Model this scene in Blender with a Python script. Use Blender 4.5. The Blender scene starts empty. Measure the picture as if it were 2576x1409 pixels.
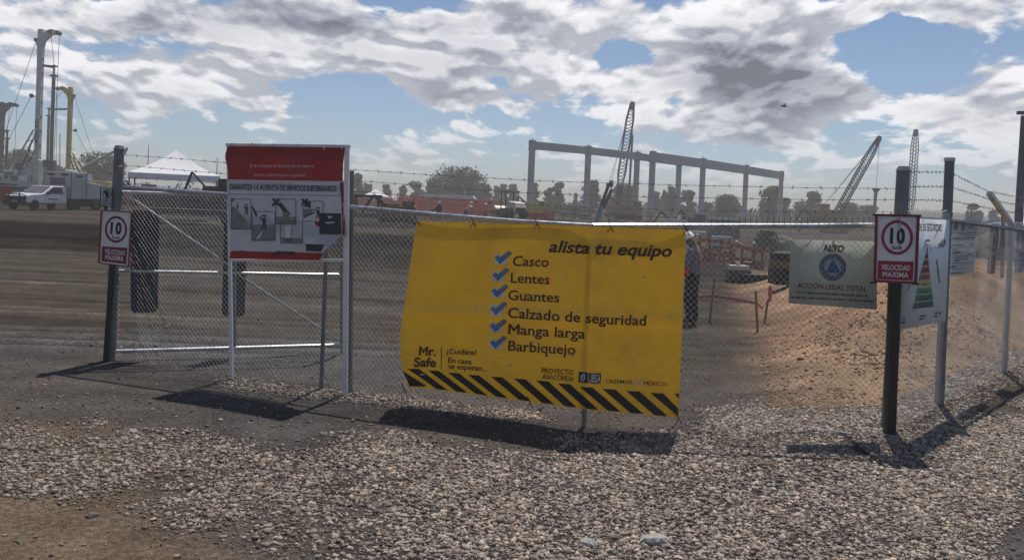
import bpy, bmesh, math, random
import numpy as np
from mathutils import Vector, Matrix
random.seed(7); rng = np.random.default_rng(7)
R = math.radians
sc = bpy.context.scene
col = sc.collection

# ------------------------------------------------------------------ camera
FD, PITCH, ROLL, EYE = 2200.0, R(1.0), R(2.35), 2.1      # focal length in units of a 2576 wide frame
PPX, PPY = 1288.0, 559.5
_F = Vector((0, math.cos(PITCH), -math.sin(PITCH)))
_R0 = Vector((1, 0, 0)); _U0 = Vector((0, math.sin(PITCH), math.cos(PITCH)))
_R = _R0*math.cos(ROLL) + _U0*math.sin(ROLL)
_U = _U0*math.cos(ROLL) - _R0*math.sin(ROLL)
cam_d = bpy.data.cameras.new('camera'); cam = bpy.data.objects.new('camera', cam_d); col.objects.link(cam)
cam.matrix_world = Matrix(((_R.x, _U.x, -_F.x, 0), (_R.y, _U.y, -_F.y, 0), (_R.z, _U.z, -_F.z, EYE), (0, 0, 0, 1)))
cam_d.sensor_width = 36; cam_d.lens = 36*FD/2576; cam_d.shift_y = -(704.5-PPY)/2576
cam_d.clip_start = .1; cam_d.clip_end = 6000
sc.camera = cam

# ------------------------------------------------------------------ light and exposure
SUN_DIR = Vector((.11, .43, 1.0)).normalized()           # towards the sun
SUN_EL = math.asin(SUN_DIR.z); SUN_AZ = math.atan2(SUN_DIR.x, SUN_DIR.y)
sd = bpy.data.lights.new('sun', 'SUN'); sd.energy = 5.0; sd.angle = R(.53); sd.color = (1, .93, .84)
sun = bpy.data.objects.new('sun', sd); col.objects.link(sun)
sun.rotation_euler = SUN_DIR.to_track_quat('Z', 'Y').to_euler(); sun.location = (0, 0, 60)
sc.view_settings.view_transform = 'Standard'; sc.view_settings.look = 'None'
sc.view_settings.gamma = 1; sc.view_settings.use_curve_mapping = False
sc.view_settings.exposure = -0.15
try:
    sc.cycles.max_bounces = 6; sc.cycles.volume_bounces = 0; sc.cycles.transparent_max_bounces = 8
    sc.cycles.use_denoising = True
    sc.cycles.sample_clamp_indirect = 4
except Exception: pass

def ray(dx, dy):
    return _F + _R*((dx-PPX)/FD) - _U*((dy-PPY)/FD)
def azel(dx, dy):
    d = ray(dx, dy).normalized(); return math.atan2(d.x, d.y), math.asin(d.z)

class NT:
    def __init__(s, tree): s.t = tree; s.n = tree.nodes; s.l = tree.links
    def link(s, a, b): s.l.new(a, b)
    def set(s, sock, v):
        if hasattr(v, 'links'): s.l.new(v, sock)
        elif isinstance(v, (tuple, list, Vector)) and len(v) == 3 and sock.type == 'RGBA': sock.default_value = (*v, 1)
        else: sock.default_value = v
    def m(s, op, a, b=0.0, c=0.0, clamp=False):
        n = s.n.new('ShaderNodeMath'); n.operation = op; n.use_clamp = clamp
        for i, v in enumerate((a, b, c)): s.set(n.inputs[i], v)
        return n.outputs[0]
    def vm(s, op, a, b=None, sc=None):
        n = s.n.new('ShaderNodeVectorMath'); n.operation = op
        s.set(n.inputs[0], a)
        if b is not None: s.set(n.inputs[1], b)
        if sc is not None: s.set(n.inputs[3], sc)
        return n.outputs['Value'] if op in ('LENGTH', 'DOT_PRODUCT') else n.outputs[0]
    def noise(s, vec, scale, detail=6, rough=.55, dist=0.0):
        n = s.n.new('ShaderNodeTexNoise'); n.inputs['Scale'].default_value = scale
        n.inputs['Detail'].default_value = detail; n.inputs['Roughness'].default_value = rough
        n.inputs['Distortion'].default_value = dist
        if vec is not None: s.l.new(vec, n.inputs['Vector'])
        return n
    def mr(s, v, a, b, c=0.0, d=1.0, smooth=True):
        n = s.n.new('ShaderNodeMapRange'); n.interpolation_type = 'SMOOTHSTEP' if smooth else 'LINEAR'
        s.set(n.inputs[0], v)
        for i, q in zip((1, 2, 3, 4), (a, b, c, d)): s.set(n.inputs[i], q)
        return n.outputs[0]
    def mix(s, f, a, b, blend='MIX'):
        n = s.n.new('ShaderNodeMix'); n.data_type = 'RGBA'; n.blend_type = blend
        s.set(n.inputs[0], f); s.set(n.inputs[6], a); s.set(n.inputs[7], b)
        return n.outputs[2]

world = bpy.data.worlds.new('World'); sc.world = world; world.use_nodes = True
w = NT(world.node_tree)
for n in list(w.n): w.n.remove(n)
tc = w.n.new('ShaderNodeTexCoord')
sky = w.n.new('ShaderNodeTexSky'); sky.sky_type = 'NISHITA'; sky.sun_disc = False
sky.sun_elevation = SUN_EL; sky.sun_rotation = SUN_AZ; sky.air_density = 1.0; sky.dust_density = .3; sky.ozone_density = 3.5; sky.altitude = 1800
sep = w.n.new('ShaderNodeSeparateXYZ'); w.link(tc.outputs['Generated'], sep.inputs[0])
az = w.m('ARCTAN2', sep.outputs[0], sep.outputs[1]); el = w.m('ARCSINE', sep.outputs[2])
cmb = w.n.new('ShaderNodeCombineXYZ'); w.link(az, cmb.inputs[0]); w.link(el, cmb.inputs[1])
P0 = cmb.outputs[0]
# tilt of the cloud rows, and flatter clouds towards the horizon
elc = w.m('MAXIMUM', el, -.08)
def cloud_density(off, fine=True):
    e_ = w.m('ADD', elc, .25+off); ct = w.m('DIVIDE', w.m('COSINE', e_), w.m('SINE', e_))   # a flat layer seen in perspective
    cb = w.n.new('ShaderNodeCombineXYZ')
    w.link(w.m('MULTIPLY', w.m('SINE', az), ct), cb.inputs[0]); w.link(w.m('MULTIPLY', w.m('MULTIPLY', w.m('COSINE', az), ct), .72), cb.inputs[1])
    s = cb.outputs[0]
    warp = w.noise(s, 1.8, 2, .5)
    s2 = w.vm('ADD', s, w.vm('SCALE', w.vm('SUBTRACT', warp.outputs['Color'], (.5, .5, .5)), sc=.22))
    a = w.noise(s2, 2.3, 10 if fine else 3.5, .56).outputs[0]
    b = w.noise(w.vm('ADD', s2, (5.1, 2.3, 0)), 5.8, 8 if fine else 2.0, .58).outputs[0]
    c = w.noise(w.vm('ADD', s2, (9.1, 7.3, 0)), 15.0, 6 if fine else 0.0, .6).outputs[0]
    return w.m('ADD', w.m('SUBTRACT', a, .60), w.m('ADD', w.m('MULTIPLY', w.m('SUBTRACT', b, .5), .55), w.m('MULTIPLY', w.m('SUBTRACT', c, .5), .28)))
_wp = w.noise(w.vm('MULTIPLY', P0, (1, 1.5, 1)), 7.0, 5, .6)
P1 = w.vm('ADD', P0, w.vm('SCALE', w.vm('SUBTRACT', _wp.outputs['Color'], (.5, .5, .5)), sc=.085))
def blobs(lst, off=0):
    tot = None
    for (cx, cy, rx, ry, wt) in lst:
        a0, e0 = azel(cx, cy)
        q = w.vm('SUBTRACT', P1, (a0, e0, 0))
        ang = R(-4)
        q = w.vm('MULTIPLY', q, (FD/rx, FD/ry, 0))
        ln = w.vm('LENGTH', q)
        g = w.mr(ln, 0.0, 1.5, wt*1.0, 0.0)
        tot = g if tot is None else w.m('ADD', tot, g)
    return tot
BL = [ # clouds
 (150, 30, 420, 70, .16), (760, 70, 420, 70, .26), (1010, 170, 300, 60, .2), (1180, 250, 170, 60, .2), (1330, 90, 260, 110, .2),
 (1830, 60, 300, 110, .22), (1940, 210, 290, 110, .30), (2440, 225, 170, 110, .26), (2400, 50, 250, 50, .2), (1860, 320, 270, 60, .2),
 (340, 245, 150, 55, .2), (660, 250, 75, 26, .18), (690, 300, 110, 30, .18), (120, 150, 150, 70, .14), (500, 175, 200, 40, .12), (1290, 285, 60, 25, .14),
 (1560, 210, 160, 50, .16), (2350, 310, 300, 50, .16), (1700, 140, 200, 60, .12), (1110, 330, 80, 14, .15),
 # gaps
 (1563, 132, 66, 36, -.46), (2270, 150, 165, 64, -.46), (2200, 100, 90, 40, -.2), (1000, 310, 260, 45, -.22), (830, 265, 130, 45, -.16), (1420, 330, 140, 45, -.14),
 (1690, 290, 60, 50, -.16), (2150, 330, 110, 40, -.2), (430, 125, 170, 28, -.14), (520, 330, 200, 40, -.16), (2060, 12, 70, 22, -.2), (1240, 195, 50, 26, -.15)]
DK = [ # the thick middles of clouds, seen from below
 (850, 25, 480, 52, .85), (1960, 205, 300, 75, .95), (230, 55, 260, 34, .5), (1830, 110, 190, 50, .35), (2480, 300, 160, 40, .5), (1060, 265, 170, 30, .3), (1900, 345, 240, 26, .4), (1350, 240, 150, 30, .3), (2400, 45, 200, 30, .35)]
bias = w.m('ADD', blobs(BL), blobs([(1288, 200, 1500, 330, .15)]))
d0 = w.m('ADD', cloud_density(0), bias)
da = cloud_density(0, False); db = cloud_density(.030, False); dc = cloud_density(.007)
cover = w.mr(d0, -.025, .075)
lowfade = w.mr(el, .02, .13)                             # wide pale veil of cloud low down
relief = w.m('ADD', w.m('MULTIPLY', w.m('SUBTRACT', da, db), 1.5), w.m('MULTIPLY', w.m('SUBTRACT', cloud_density(0), dc), 2.2))
relief = w.m('MAXIMUM', w.m('MINIMUM', relief, .18), -.20)
thick = w.mr(d0, .06, .42)
dk = blobs(DK)
lum = w.m('ADD', .93, relief)
lum = w.m('SUBTRACT', lum, w.m('MULTIPLY', thick, .20))
lum = w.m('SUBTRACT', lum, w.m('MULTIPLY', w.m('MULTIPLY', dk, w.mr(d0, -.02, .26)), .36))
lum = w.m('MAXIMUM', w.m('MINIMUM', lum, 1.08), .36)
ccol = w.mix(w.mr(lum, .45, .95, smooth=False), (.80, .90, 1.14), (1.0, 1.0, 1.03))
ccol = w.vm('SCALE', ccol, sc=w.m('MULTIPLY', w.m('POWER', lum, 1.7), 8.7))
bg_sky = w.n.new('ShaderNodeBackground'); w.link(sky.outputs[0], bg_sky.inputs[0]); bg_sky.inputs[1].default_value = .10
bg_cl = w.n.new('ShaderNodeBackground'); w.link(ccol, bg_cl.inputs[0]); bg_cl.inputs[1].default_value = .12
mxs = w.n.new('ShaderNodeMixShader'); w.link(w.m('MULTIPLY', cover, w.m('ADD', .55, w.m('MULTIPLY', lowfade, .42))), mxs.inputs[0]); w.link(bg_sky.outputs[0], mxs.inputs[1]); w.link(bg_cl.outputs[0], mxs.inputs[2])
wo = w.n.new('ShaderNodeOutputWorld'); w.link(mxs.outputs[0], wo.inputs[0])
world.cycles.sampling_method = 'MANUAL'; world.cycles.sample_map_resolution = 512

# ------------------------------------------------------------------ helpers
def smooth(a, b, x):
    t = np.clip((x-a)/(b-a), 0, 1); return t*t*(3-2*t)
_perm = np.random.default_rng(3).random((256, 256))
def vnoise(x, y):
    x = np.asarray(x, float); y = np.asarray(y, float)
    xi = np.floor(x).astype(int); yi = np.floor(y).astype(int); fx = x-xi; fy = y-yi
    fx = fx*fx*(3-2*fx); fy = fy*fy*(3-2*fy)
    g = lambda a, b: _perm[a & 255, b & 255]
    return (g(xi, yi)*(1-fx)+g(xi+1, yi)*fx)*(1-fy)+(g(xi, yi+1)*(1-fx)+g(xi+1, yi+1)*fx)*fy
def fbm(x, y, o=4):
    s = 0; a = .5; t = 0
    for k in range(o): s = s+a*vnoise(x*2**k+17*k, y*2**k+9*k); t += a; a *= .5
    return s/t
RUTS = [(11.9, .03, .035, .10), (12.5, .05, .045, .12), (13.1, .035, .045, .12), (14.2, -.02, .04, .13), (14.9, .0, .04, .14), (16.8, .04, .05, .16), (18.5, -.03, .05, .18), (19.4, -.02, .05, .2), (22.0, .03, .06, .22), (25.0, -.02, .07, .26), (27.5, .01, .10, .30)]
def terrain(x, y):
    x = np.asarray(x, float); y = np.asarray(y, float)
    z = .5*smooth(29, 42, y+1.5*(fbm(x*.15, 3.3+0*x)-.5))*(1-smooth(6, 16, x))
    z = z+.25*smooth(60, 105, y)*(1-smooth(6, 16, x)) + .9*smooth(100, 150, y)*smooth(6, 16, x)
    z = z-1.9*np.exp(-((x-21)/15)**2-((y-68)/30)**2)
    # bank of spoil to the right of the gate and behind the side fence
    nx, ny = .752, -.659
    s = (x-3.75)*nx+(y-8.67)*ny                 # + outside the side fence, - inside
    foot = (x-2.6)*.971-(y-9.3)*.239            # distance right of the foot of the bank
    b = smooth(0, 3.4, foot)*smooth(.25, -2.2, s)*1.15*(1-smooth(24, 40, y))
    b = b*(.8+.4*fbm(x*.5, y*.5))
    z = z+b+.34*b*(fbm(x*1.3+4, y*1.3)-.5)+.12*b*(fbm(x*4.1, y*4.1)-.5)
    # lumpy cut bank on the left beyond the hauling ground
    lb = smooth(26, 33, y)*(1-smooth(40, 50, y))*(1-smooth(2, 9, x))
    z = z+lb*(.55*(fbm(x*.22+3, y*.5, 5)-.45)+.18*(fbm(x*1.1, y*1.6)-.5))
    lb2 = smooth(42, 50, y)*(1-smooth(80, 92, y))*np.exp(-((x+6)/9)**2)
    z = z+lb2*.8*(fbm(x*.2+9, y*.3, 5)-.45)
    for yc, sl, am, wd in RUTS:
        q = y-(yc+sl*x+.35*(fbm(x*.25+yc, 0*x+yc)-.5)); z = z+am*(-np.exp(-(q/wd)**2)+.7*np.exp(-((np.abs(q)-1.8*wd)/wd)**2))*(1-smooth(1.5, 4.5, x))*(.4+.9*fbm(x*.6+yc*3, y*.2))
    near = 1-smooth(60, 140, y)
    z = z+.05*(fbm(x*.35+7, y*.35+2)-.5)*near+.015*(fbm(x*2.3, y*2.3)-.5)*near
    # the gravel lies a little heaped along the foot of the gate and of the side fence
    fe = np.abs(s)
    z = z+.05*np.exp(-(fe/.35)**2)*(x > 3.3)*(.4+.9*fbm(x*3, y*3))*(1-smooth(15, 25, y))
    z = z+.9*(fbm(x*.02, y*.02)-.5)*smooth(120, 220, y)
    return z
def T(x, y): return float(terrain(x, y))
def PY(dx, dy, Y):
    d = ray(dx, dy); return Vector((0, 0, EYE))+d*(Y/d.y)
def G(dx, dy, z=0.0):
    d = ray(dx, dy); return Vector((0, 0, EYE))+d*((z-EYE)/d.z)
def hit(dx, dy, maxY=400):
    d = ray(dx, dy); d = d/d.y; Y = 3.0
    while Y < maxY:
        p = Vector((0, 0, EYE))+d*Y
        if p.z < T(p.x, p.y): return p
        Y *= 1.004
    return Vector((0, 0, EYE))+d*maxY
def proj(p):
    """world arrays -> frame units (used only to read how dense the gravel lies)"""
    x = p[:, 0]; y = p[:, 1]; z = p[:, 2]-EYE
    f = x*_F.x+y*_F.y+z*_F.z
    return PPX+FD*(x*_R.x+y*_R.y+z*_R.z)/f, PPY-FD*(x*_U.x+y*_U.y+z*_U.z)/f
def on_plane(dx, dy, A, B, off=0.0):
    """point of the vertical plane through A and B seen at dx,dy; off moves it towards the camera side"""
    n = Vector((B.y-A.y, -(B.x-A.x), 0)).normalized()
    if n.y > 0: n = -n
    d = ray(dx, dy); o = Vector((0, 0, EYE))
    t = (A+n*off-o).dot(n)/d.dot(n)
    return o+d*t

MATS = {}
def mat(name, c, rough=.7, metal=0.0, var=.12, scale=4.0, bump=0.0, bscale=None, dirt=None, dirt_amt=.0, trans=0.0, spec=.4):
    if name in MATS: return MATS[name]
    m = bpy.data.materials.new(name); m.use_nodes = True; t = NT(m.node_tree)
    bs = t.n['Principled BSDF']; bs.inputs['Roughness'].default_value = rough; bs.inputs['Metallic'].default_value = metal
    bs.inputs['Specular IOR Level'].default_value = spec
    tcn = t.n.new('ShaderNodeTexCoord'); v = tcn.outputs['Object']
    nz = t.noise(v, scale, 6, .6)
    f = t.mr(nz.outputs[0], .25, .75)
    lo = tuple(max(0, q*(1-var)) for q in c); hi = tuple(min(1, q*(1+var)) for q in c)
    cc = t.mix(f, lo, hi)
    if dirt is not None:
        n2 = t.noise(v, scale*.45, 8, .65)
        cc = t.mix(t.m('MULTIPLY', t.mr(n2.outputs[0], .45, .72), dirt_amt), cc, dirt)
    t.link(cc, bs.inputs['Base Color'])
    rr = t.mr(nz.outputs[0], .2, .8, max(.03, rough-.1), min(1, rough+.12)); t.link(rr, bs.inputs['Roughness'])
    if bump:
        b = t.n.new('ShaderNodeBump'); b.inputs['Strength'].default_value = bump; b.inputs['Distance'].default_value = .02
        nb = t.noise(v, bscale or scale*4, 5, .6); t.link(nb.outputs[0], b.inputs['Height']); t.link(b.outputs[0], bs.inputs['Normal'])
    if trans:
        tr = t.n.new('ShaderNodeBsdfTranslucent'); t.link(cc, tr.inputs[0])
        mx = t.n.new('ShaderNodeMixShader'); mx.inputs[0].default_value = trans
        t.link(bs.outputs[0], mx.inputs[1]); t.link(tr.outputs[0], mx.inputs[2])
        t.link(mx.outputs[0], t.n['Material Output'].inputs[0])
    MATS[name] = m; return m

class MB:
    def __init__(s): s.v = []; s.f = []; s.mi = []; s.cur = 0
    def add(s, vs, fs):
        b = len(s.v); s.v += [tuple(q) for q in vs]; s.f += [tuple(i+b for i in f) for f in fs]; s.mi += [s.cur]*len(fs); return s
    def box(s, c, d, rot=None):
        c = Vector(c); x, y, z = d[0]/2, d[1]/2, d[2]/2
        vs = [Vector((a*x, b*y, e*z)) for a in (-1, 1) for b in (-1, 1) for e in (-1, 1)]
        if rot is not None: vs = [rot @ q for q in vs]
        return s.add([c+q for q in vs], [(0, 1, 3, 2), (4, 6, 7, 5), (0, 4, 5, 1), (2, 3, 7, 6), (0, 2, 6, 4), (1, 5, 7, 3)])
    def frame(s, p0, p1, up=(0, 0, 1)):
        p0 = Vector(p0); p1 = Vector(p1); z = (p1-p0).normalized(); u = Vector(up)
        if abs(z.dot(u)) > .97: u = Vector((1, 0, 0))
        x = u.cross(z).normalized(); y = z.cross(x); return p0, p1, x, y
    def bar(s, p0, p1, w_, h_, up=(0, 0, 1), w1=None, h1=None):
        p0, p1, x, y = s.frame(p0, p1, up); w1 = w_ if w1 is None else w1; h1 = h_ if h1 is None else h1
        vs = [p0+x*a*w_/2+y*b*h_/2 for a, b in ((-1, -1), (1, -1), (1, 1), (-1, 1))]+[p1+x*a*w1/2+y*b*h1/2 for a, b in ((-1, -1), (1, -1), (1, 1), (-1, 1))]
        return s.add(vs, [(3, 2, 1, 0), (4, 5, 6, 7), (0, 1, 5, 4), (1, 2, 6, 5), (2, 3, 7, 6), (3, 0, 4, 7)])
    def tube(s, p0, p1, r0, r1=None, n=10, caps=True):
        r1 = r0 if r1 is None else r1
        p0, p1, x, y = s.frame(p0, p1); vs = []
        for p, r in ((p0, r0), (p1, r1)):
            for k in range(n):
                a = 2*math.pi*k/n; vs.append(p+x*r*math.cos(a)+y*r*math.sin(a))
        fs = [(k, (k+1) % n, n+(k+1) % n, n+k) for k in range(n)]
        if caps: fs += [tuple(range(n-1, -1, -1)), tuple(range(n, 2*n))]
        return s.add(vs, fs)
    def path(s, pts, r, n=6):
        for a, b in zip(pts[:-1], pts[1:]):
            ra = r
            s.tube(a, b, ra, ra, n, True)
        return s
    def prism(s, pts, h, M=None):
        """polygon pts (2D) in local XZ, thick h along Y (centred)"""
        n = len(pts); vs = [Vector((p[0], -h/2, p[1])) for p in pts]+[Vector((p[0], h/2, p[1])) for p in pts]
        if M is not None: vs = [M @ q for q in vs]
        fs = [tuple(range(n)), tuple(range(2*n-1, n-1, -1))]+[(k, k+n, (k+1) % n+n, (k+1) % n) for k in range(n)]
        return s.add(vs, fs)
    def lathe(s, prof, n=12, c=(0, 0, 0), axis='Z'):
        c = Vector(c); vs = []; m = len(prof)
        for (r, z) in prof:
            for k in range(n):
                a = 2*math.pi*k/n
                q = Vector((r*math.cos(a), r*math.sin(a), z))
                if axis == 'X': q = Vector((q.z, q.x, q.y))
                if axis == 'Y': q = Vector((q.x, q.z, q.y))
                vs.append(c+q)
        fs = [(i*n+k, i*n+(k+1) % n, (i+1)*n+(k+1) % n, (i+1)*n+k) for i in range(m-1) for k in range(n)]
        fs += [tuple(range(n-1, -1, -1)), tuple(range((m-1)*n, m*n))]
        return s.add(vs, fs)
    def build(s, name, m, parent=None, sm=False, bevel=0.0, world_co=False, raw=None):
        me = bpy.data.meshes.new(name)
        off = Vector(parent.location) if (world_co and parent is not None) else Vector((0, 0, 0))
        me.from_pydata([tuple(Vector(q)-off) for q in s.v], [], s.f)
        bm = bmesh.new(); bm.from_mesh(me)
        if not raw: bmesh.ops.recalc_face_normals(bm, faces=bm.faces)
        if bevel: bmesh.ops.bevel(bm, geom=list(bm.edges), offset=bevel, segments=1, affect='EDGES')
        bm.to_mesh(me); bm.free()
        ms = m if isinstance(m, (list, tuple)) else [m]
        for q in ms: me.materials.append(q)
        if len(ms) > 1 and not bevel:
            for p, i in zip(me.polygons, s.mi): p.material_index = i
        if sm: me.polygons.foreach_set('use_smooth', [True]*len(me.polygons))
        o = bpy.data.objects.new(name, me); col.objects.link(o)
        if parent is not None: o.parent = parent
        return o
def np_obj(name, V, F, m, parent=None, cols=None, sm=False):
    me = bpy.data.meshes.new(name); V = np.asarray(V, np.float32); F = np.asarray(F, np.int32); k = F.shape[1]
    me.vertices.add(len(V)); me.vertices.foreach_set('co', V.ravel())
    me.loops.add(F.size); me.loops.foreach_set('vertex_index', F.ravel())
    me.polygons.add(len(F)); me.polygons.foreach_set('loop_start', np.arange(0, F.size, k, dtype=np.int32))
    me.polygons.foreach_set('loop_total', np.full(len(F), k, np.int32))
    if sm: me.polygons.foreach_set('use_smooth', np.ones(len(F), bool))
    me.update(calc_edges=True)
    if cols is not None:
        a = me.color_attributes.new('Col', 'FLOAT_COLOR', 'POINT')
        c = np.ones((len(V), 4), np.float32); c[:, :3] = cols; a.data.foreach_set('color', c.ravel())
    me.materials.append(m)
    o = bpy.data.objects.new(name, me); col.objects.link(o)
    if parent is not None: o.parent = parent
    return o
def prisms(P0, P1, r, n=3):
    P0 = np.asarray(P0, float); P1 = np.asarray(P1, float); d = P1-P0; L = np.linalg.norm(d, axis=1)[:, None]; d = d/np.maximum(L, 1e-9)
    up = np.where(np.abs(d[:, 2:3]) > .95, np.array([[1., 0, 0]]), np.array([[0, 0, 1.]]))
    x = np.cross(up, d); x /= np.linalg.norm(x, axis=1)[:, None]; y = np.cross(d, x)
    rr = np.asarray(r, float); rr = rr[:, None] if rr.ndim else rr
    vs = []
    for P in (P0, P1):
        for k in range(n):
            a = 2*math.pi*k/n; vs.append(P+(x*math.cos(a)+y*math.sin(a))*rr)
    V = np.stack(vs, 1).reshape(-1, 3); N = len(P0); b = np.arange(N)[:, None]*2*n
    F = np.concatenate([b+np.array([[k, (k+1) % n, n+(k+1) % n, n+k]]) for k in range(n)], 1).reshape(-1, 4)
    return V, F
def tag(o, label=None, cat=None, group=None, kind=None):
    if label: o['label'] = label
    if cat: o['category'] = cat
    if group: o['group'] = group
    if kind: o['kind'] = kind
    return o
def thing(name, label, cat, loc=(0, 0, 0), rz=0.0, group=None, scale=1.0):
    o = bpy.data.objects.new(name, None); col.objects.link(o); o.empty_display_size = .3
    o.location = loc; o.rotation_euler = (0, 0, rz); o.scale = (scale,)*3
    return tag(o, label, cat, group)
def copy_tree(o, loc=None, rz=None, label=None, scale=None, parent=None):
    c = o.copy(); col.objects.link(c)
    if parent is not None: c.parent = parent
    if loc is not None: c.location = loc
    if rz is not None: c.rotation_euler = (0, 0, rz)
    if scale is not None: c.scale = (scale,)*3
    if label: c['label'] = label
    for ch in KIDS(o): copy_tree(ch, parent=c)
    return c
def KIDS(o): return [q for q in bpy.data.objects if q.parent == o]

# -- print on surfaces
_cap = {}
def text_mesh(s, bold=0.0, slant=0.0, slab=0.0, spacing=1.0):
    cu = bpy.data.curves.new('txt', 'FONT'); cu.body = s; cu.size = 1.0; cu.offset = bold; cu.shear = slant; cu.space_character = spacing
    cu.resolution_u = 3
    o = bpy.data.objects.new('txt', cu); me = bpy.data.meshes.new_from_object(o)
    bpy.data.objects.remove(o); 
    v = [Vector(q.co) for q in me.vertices]; f = [tuple(p.vertices) for p in me.polygons]
    if s[0] == 'M':                                      # the built-in M fills badly once emboldened: draw it
        w0 = max(q.x for q in text_mesh('\x4e', 0, 0, 0)[0]) + .10 if False else .745
        keep = [i for i, q in enumerate(f) if sum(v[j].x-v[j].y*slant for j in q)/len(q) > w0]
        f = [f[i] for i in keep]; t_ = .11+bold*1.6; xa, xb, tp = .05, .74, .69+bold*.5
        for q in ([(xa, 0), (xa+t_, 0), (xa+t_, tp), (xa, tp)], [(xb-t_, 0), (xb, 0), (xb, tp), (xb-t_, tp)],
                  [(xa+t_, tp), (xa+t_, tp-.22), (.395, .16), (.395, .38)], [(xb-t_, tp), (.395, .38), (.395, .16), (xb-t_, tp-.22)]) + (([(xa-.05, 0), (xa+t_+.05, 0), (xa+t_+.05, .06), (xa-.05, .06)], [(xb-t_-.05, 0), (xb+.05, 0), (xb+.05, .06), (xb-t_-.05, .06)]) if slab else ()):
            b = len(v); v += [Vector((x+y*slant, y, 0)) for x, y in q]; f.append((b, b+1, b+2, b+3))
    if slab:
        skip = .76 if s[0] == 'M' else -1
        bm = bmesh.new(); bm.from_mesh(me); extra = []
        for e in bm.edges:
            if len(e.link_faces) != 1: continue
            a, b = e.verts[0].co, e.verts[1].co
            ln = abs(a.x-b.x)
            if abs(a.y-b.y) < .008 and .06 < ln < .13:
                c = e.link_faces[0].calc_center_median(); up = 1 if c.y > a.y else -1
                if max(a.x, b.x) > skip: extra.append((min(a.x, b.x), max(a.x, b.x), a.y, up))
        bm.free()
        for (x0, x1, y, up) in extra:
            th = slab*.75; ex = slab*.8; b = len(v)
            y0, y1 = (y, y+up*th)
            v += [Vector((x0-ex, y0, 0)), Vector((x1+ex, y0, 0)), Vector((x1+ex, y1, 0)), Vector((x0-ex, y1, 0))]
            f.append((b, b+1, b+2, b+3) if up > 0 else (b+3, b+2, b+1, b))
    bpy.data.meshes.remove(me); bpy.data.curves.remove(cu)
    return v, f
CAPH = max(q.y for q in text_mesh('H')[0])
def put_text(S, s, p0, p1, cap, m, parent, off, bold=.02, slant=0.0, slab=0.0, up=None, name='lettering', spacing=1.0):
    v, f = text_mesh(s, bold, slant, slab, spacing)
    if not v: return
    x0 = min(q.x for q in v); x1 = max(q.x for q in v)
    p0 = Vector(p0); p1 = Vector(p1); e = (p1-p0)/(x1-x0)
    if up is None: n = Vector((e.y, -e.x)).normalized()
    else: n = Vector(up).normalized()
    k = cap/CAPH
    mb = MB(); mb.add([S(p0.x+e.x*(q.x-x0)+n.x*k*q.y, p0.y+e.y*(q.x-x0)+n.y*k*q.y, off) for q in v], f)
    return mb.build(name, m, parent, world_co=True, raw=True)
def put_quad(mb, S, c, off, nu=1, nv=1):
    c = [Vector(q) for q in c]; vs = []
    for j in range(nv+1):
        for i in range(nu+1):
            u = i/nu; v = j/nv
            p = (c[0]*(1-u)+c[1]*u)*(1-v)+(c[3]*(1-u)+c[2]*u)*v
            vs.append(S(p.x, p.y, off))
    mb.add(vs, [(j*(nu+1)+i, j*(nu+1)+i+1, (j+1)*(nu+1)+i+1, (j+1)*(nu+1)+i) for j in range(nv) for i in range(nu)])
def put_poly(mb, S, pts, off): mb.add([S(p[0], p[1], off) for p in pts], [tuple(range(len(pts)))])
def put_ring(mb, S, cx, cy, rx, ry, wx, wy, off, n=36):
    vs = []
    for k in range(n):
        a = 2*math.pi*k/n
        vs.append(S(cx+rx*math.cos(a), cy+ry*math.sin(a), off)); vs.append(S(cx+(rx-wx)*math.cos(a), cy+(ry-wy)*math.sin(a), off))
    mb.add(vs, [(2*k, 2*((k+1) % n), 2*((k+1) % n)+1, 2*k+1) for k in range(n)])
def put_disc(mb, S, cx, cy, rx, ry, off, n=28):
    put_poly(mb, S, [(cx+rx*math.cos(2*math.pi*k/n), cy+ry*math.sin(2*math.pi*k/n)) for k in range(n)], off)
def slab_panel(S, c, t, m, parent, name='panel', nu=1, nv=1):
    """a panel with real thickness t behind the printed face"""
    mb = MB(); put_quad(mb, S, c, 0, nu, nv); n1 = len(mb.v); nf = len(mb.f)
    mb2 = MB(); put_quad(mb2, S, c, -t, nu, nv)
    mb.add(mb2.v, [tuple(reversed(f)) for f in mb2.f])
    W = nu+1; H = nv+1
    rim = [i for i in range(W)]+[j*W+W-1 for j in range(1, H)]+[(H-1)*W+i for i in range(W-2, -1, -1)]+[j*W for j in range(H-2, 0, -1)]
    L = len(rim)
    for k in range(L): a, b = rim[k], rim[(k+1) % L]; mb.f.append((b, a, a+n1, b+n1)); mb.mi.append(0)
    return mb.build(name, m, parent, world_co=True, sm=(nu > 1))

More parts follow.
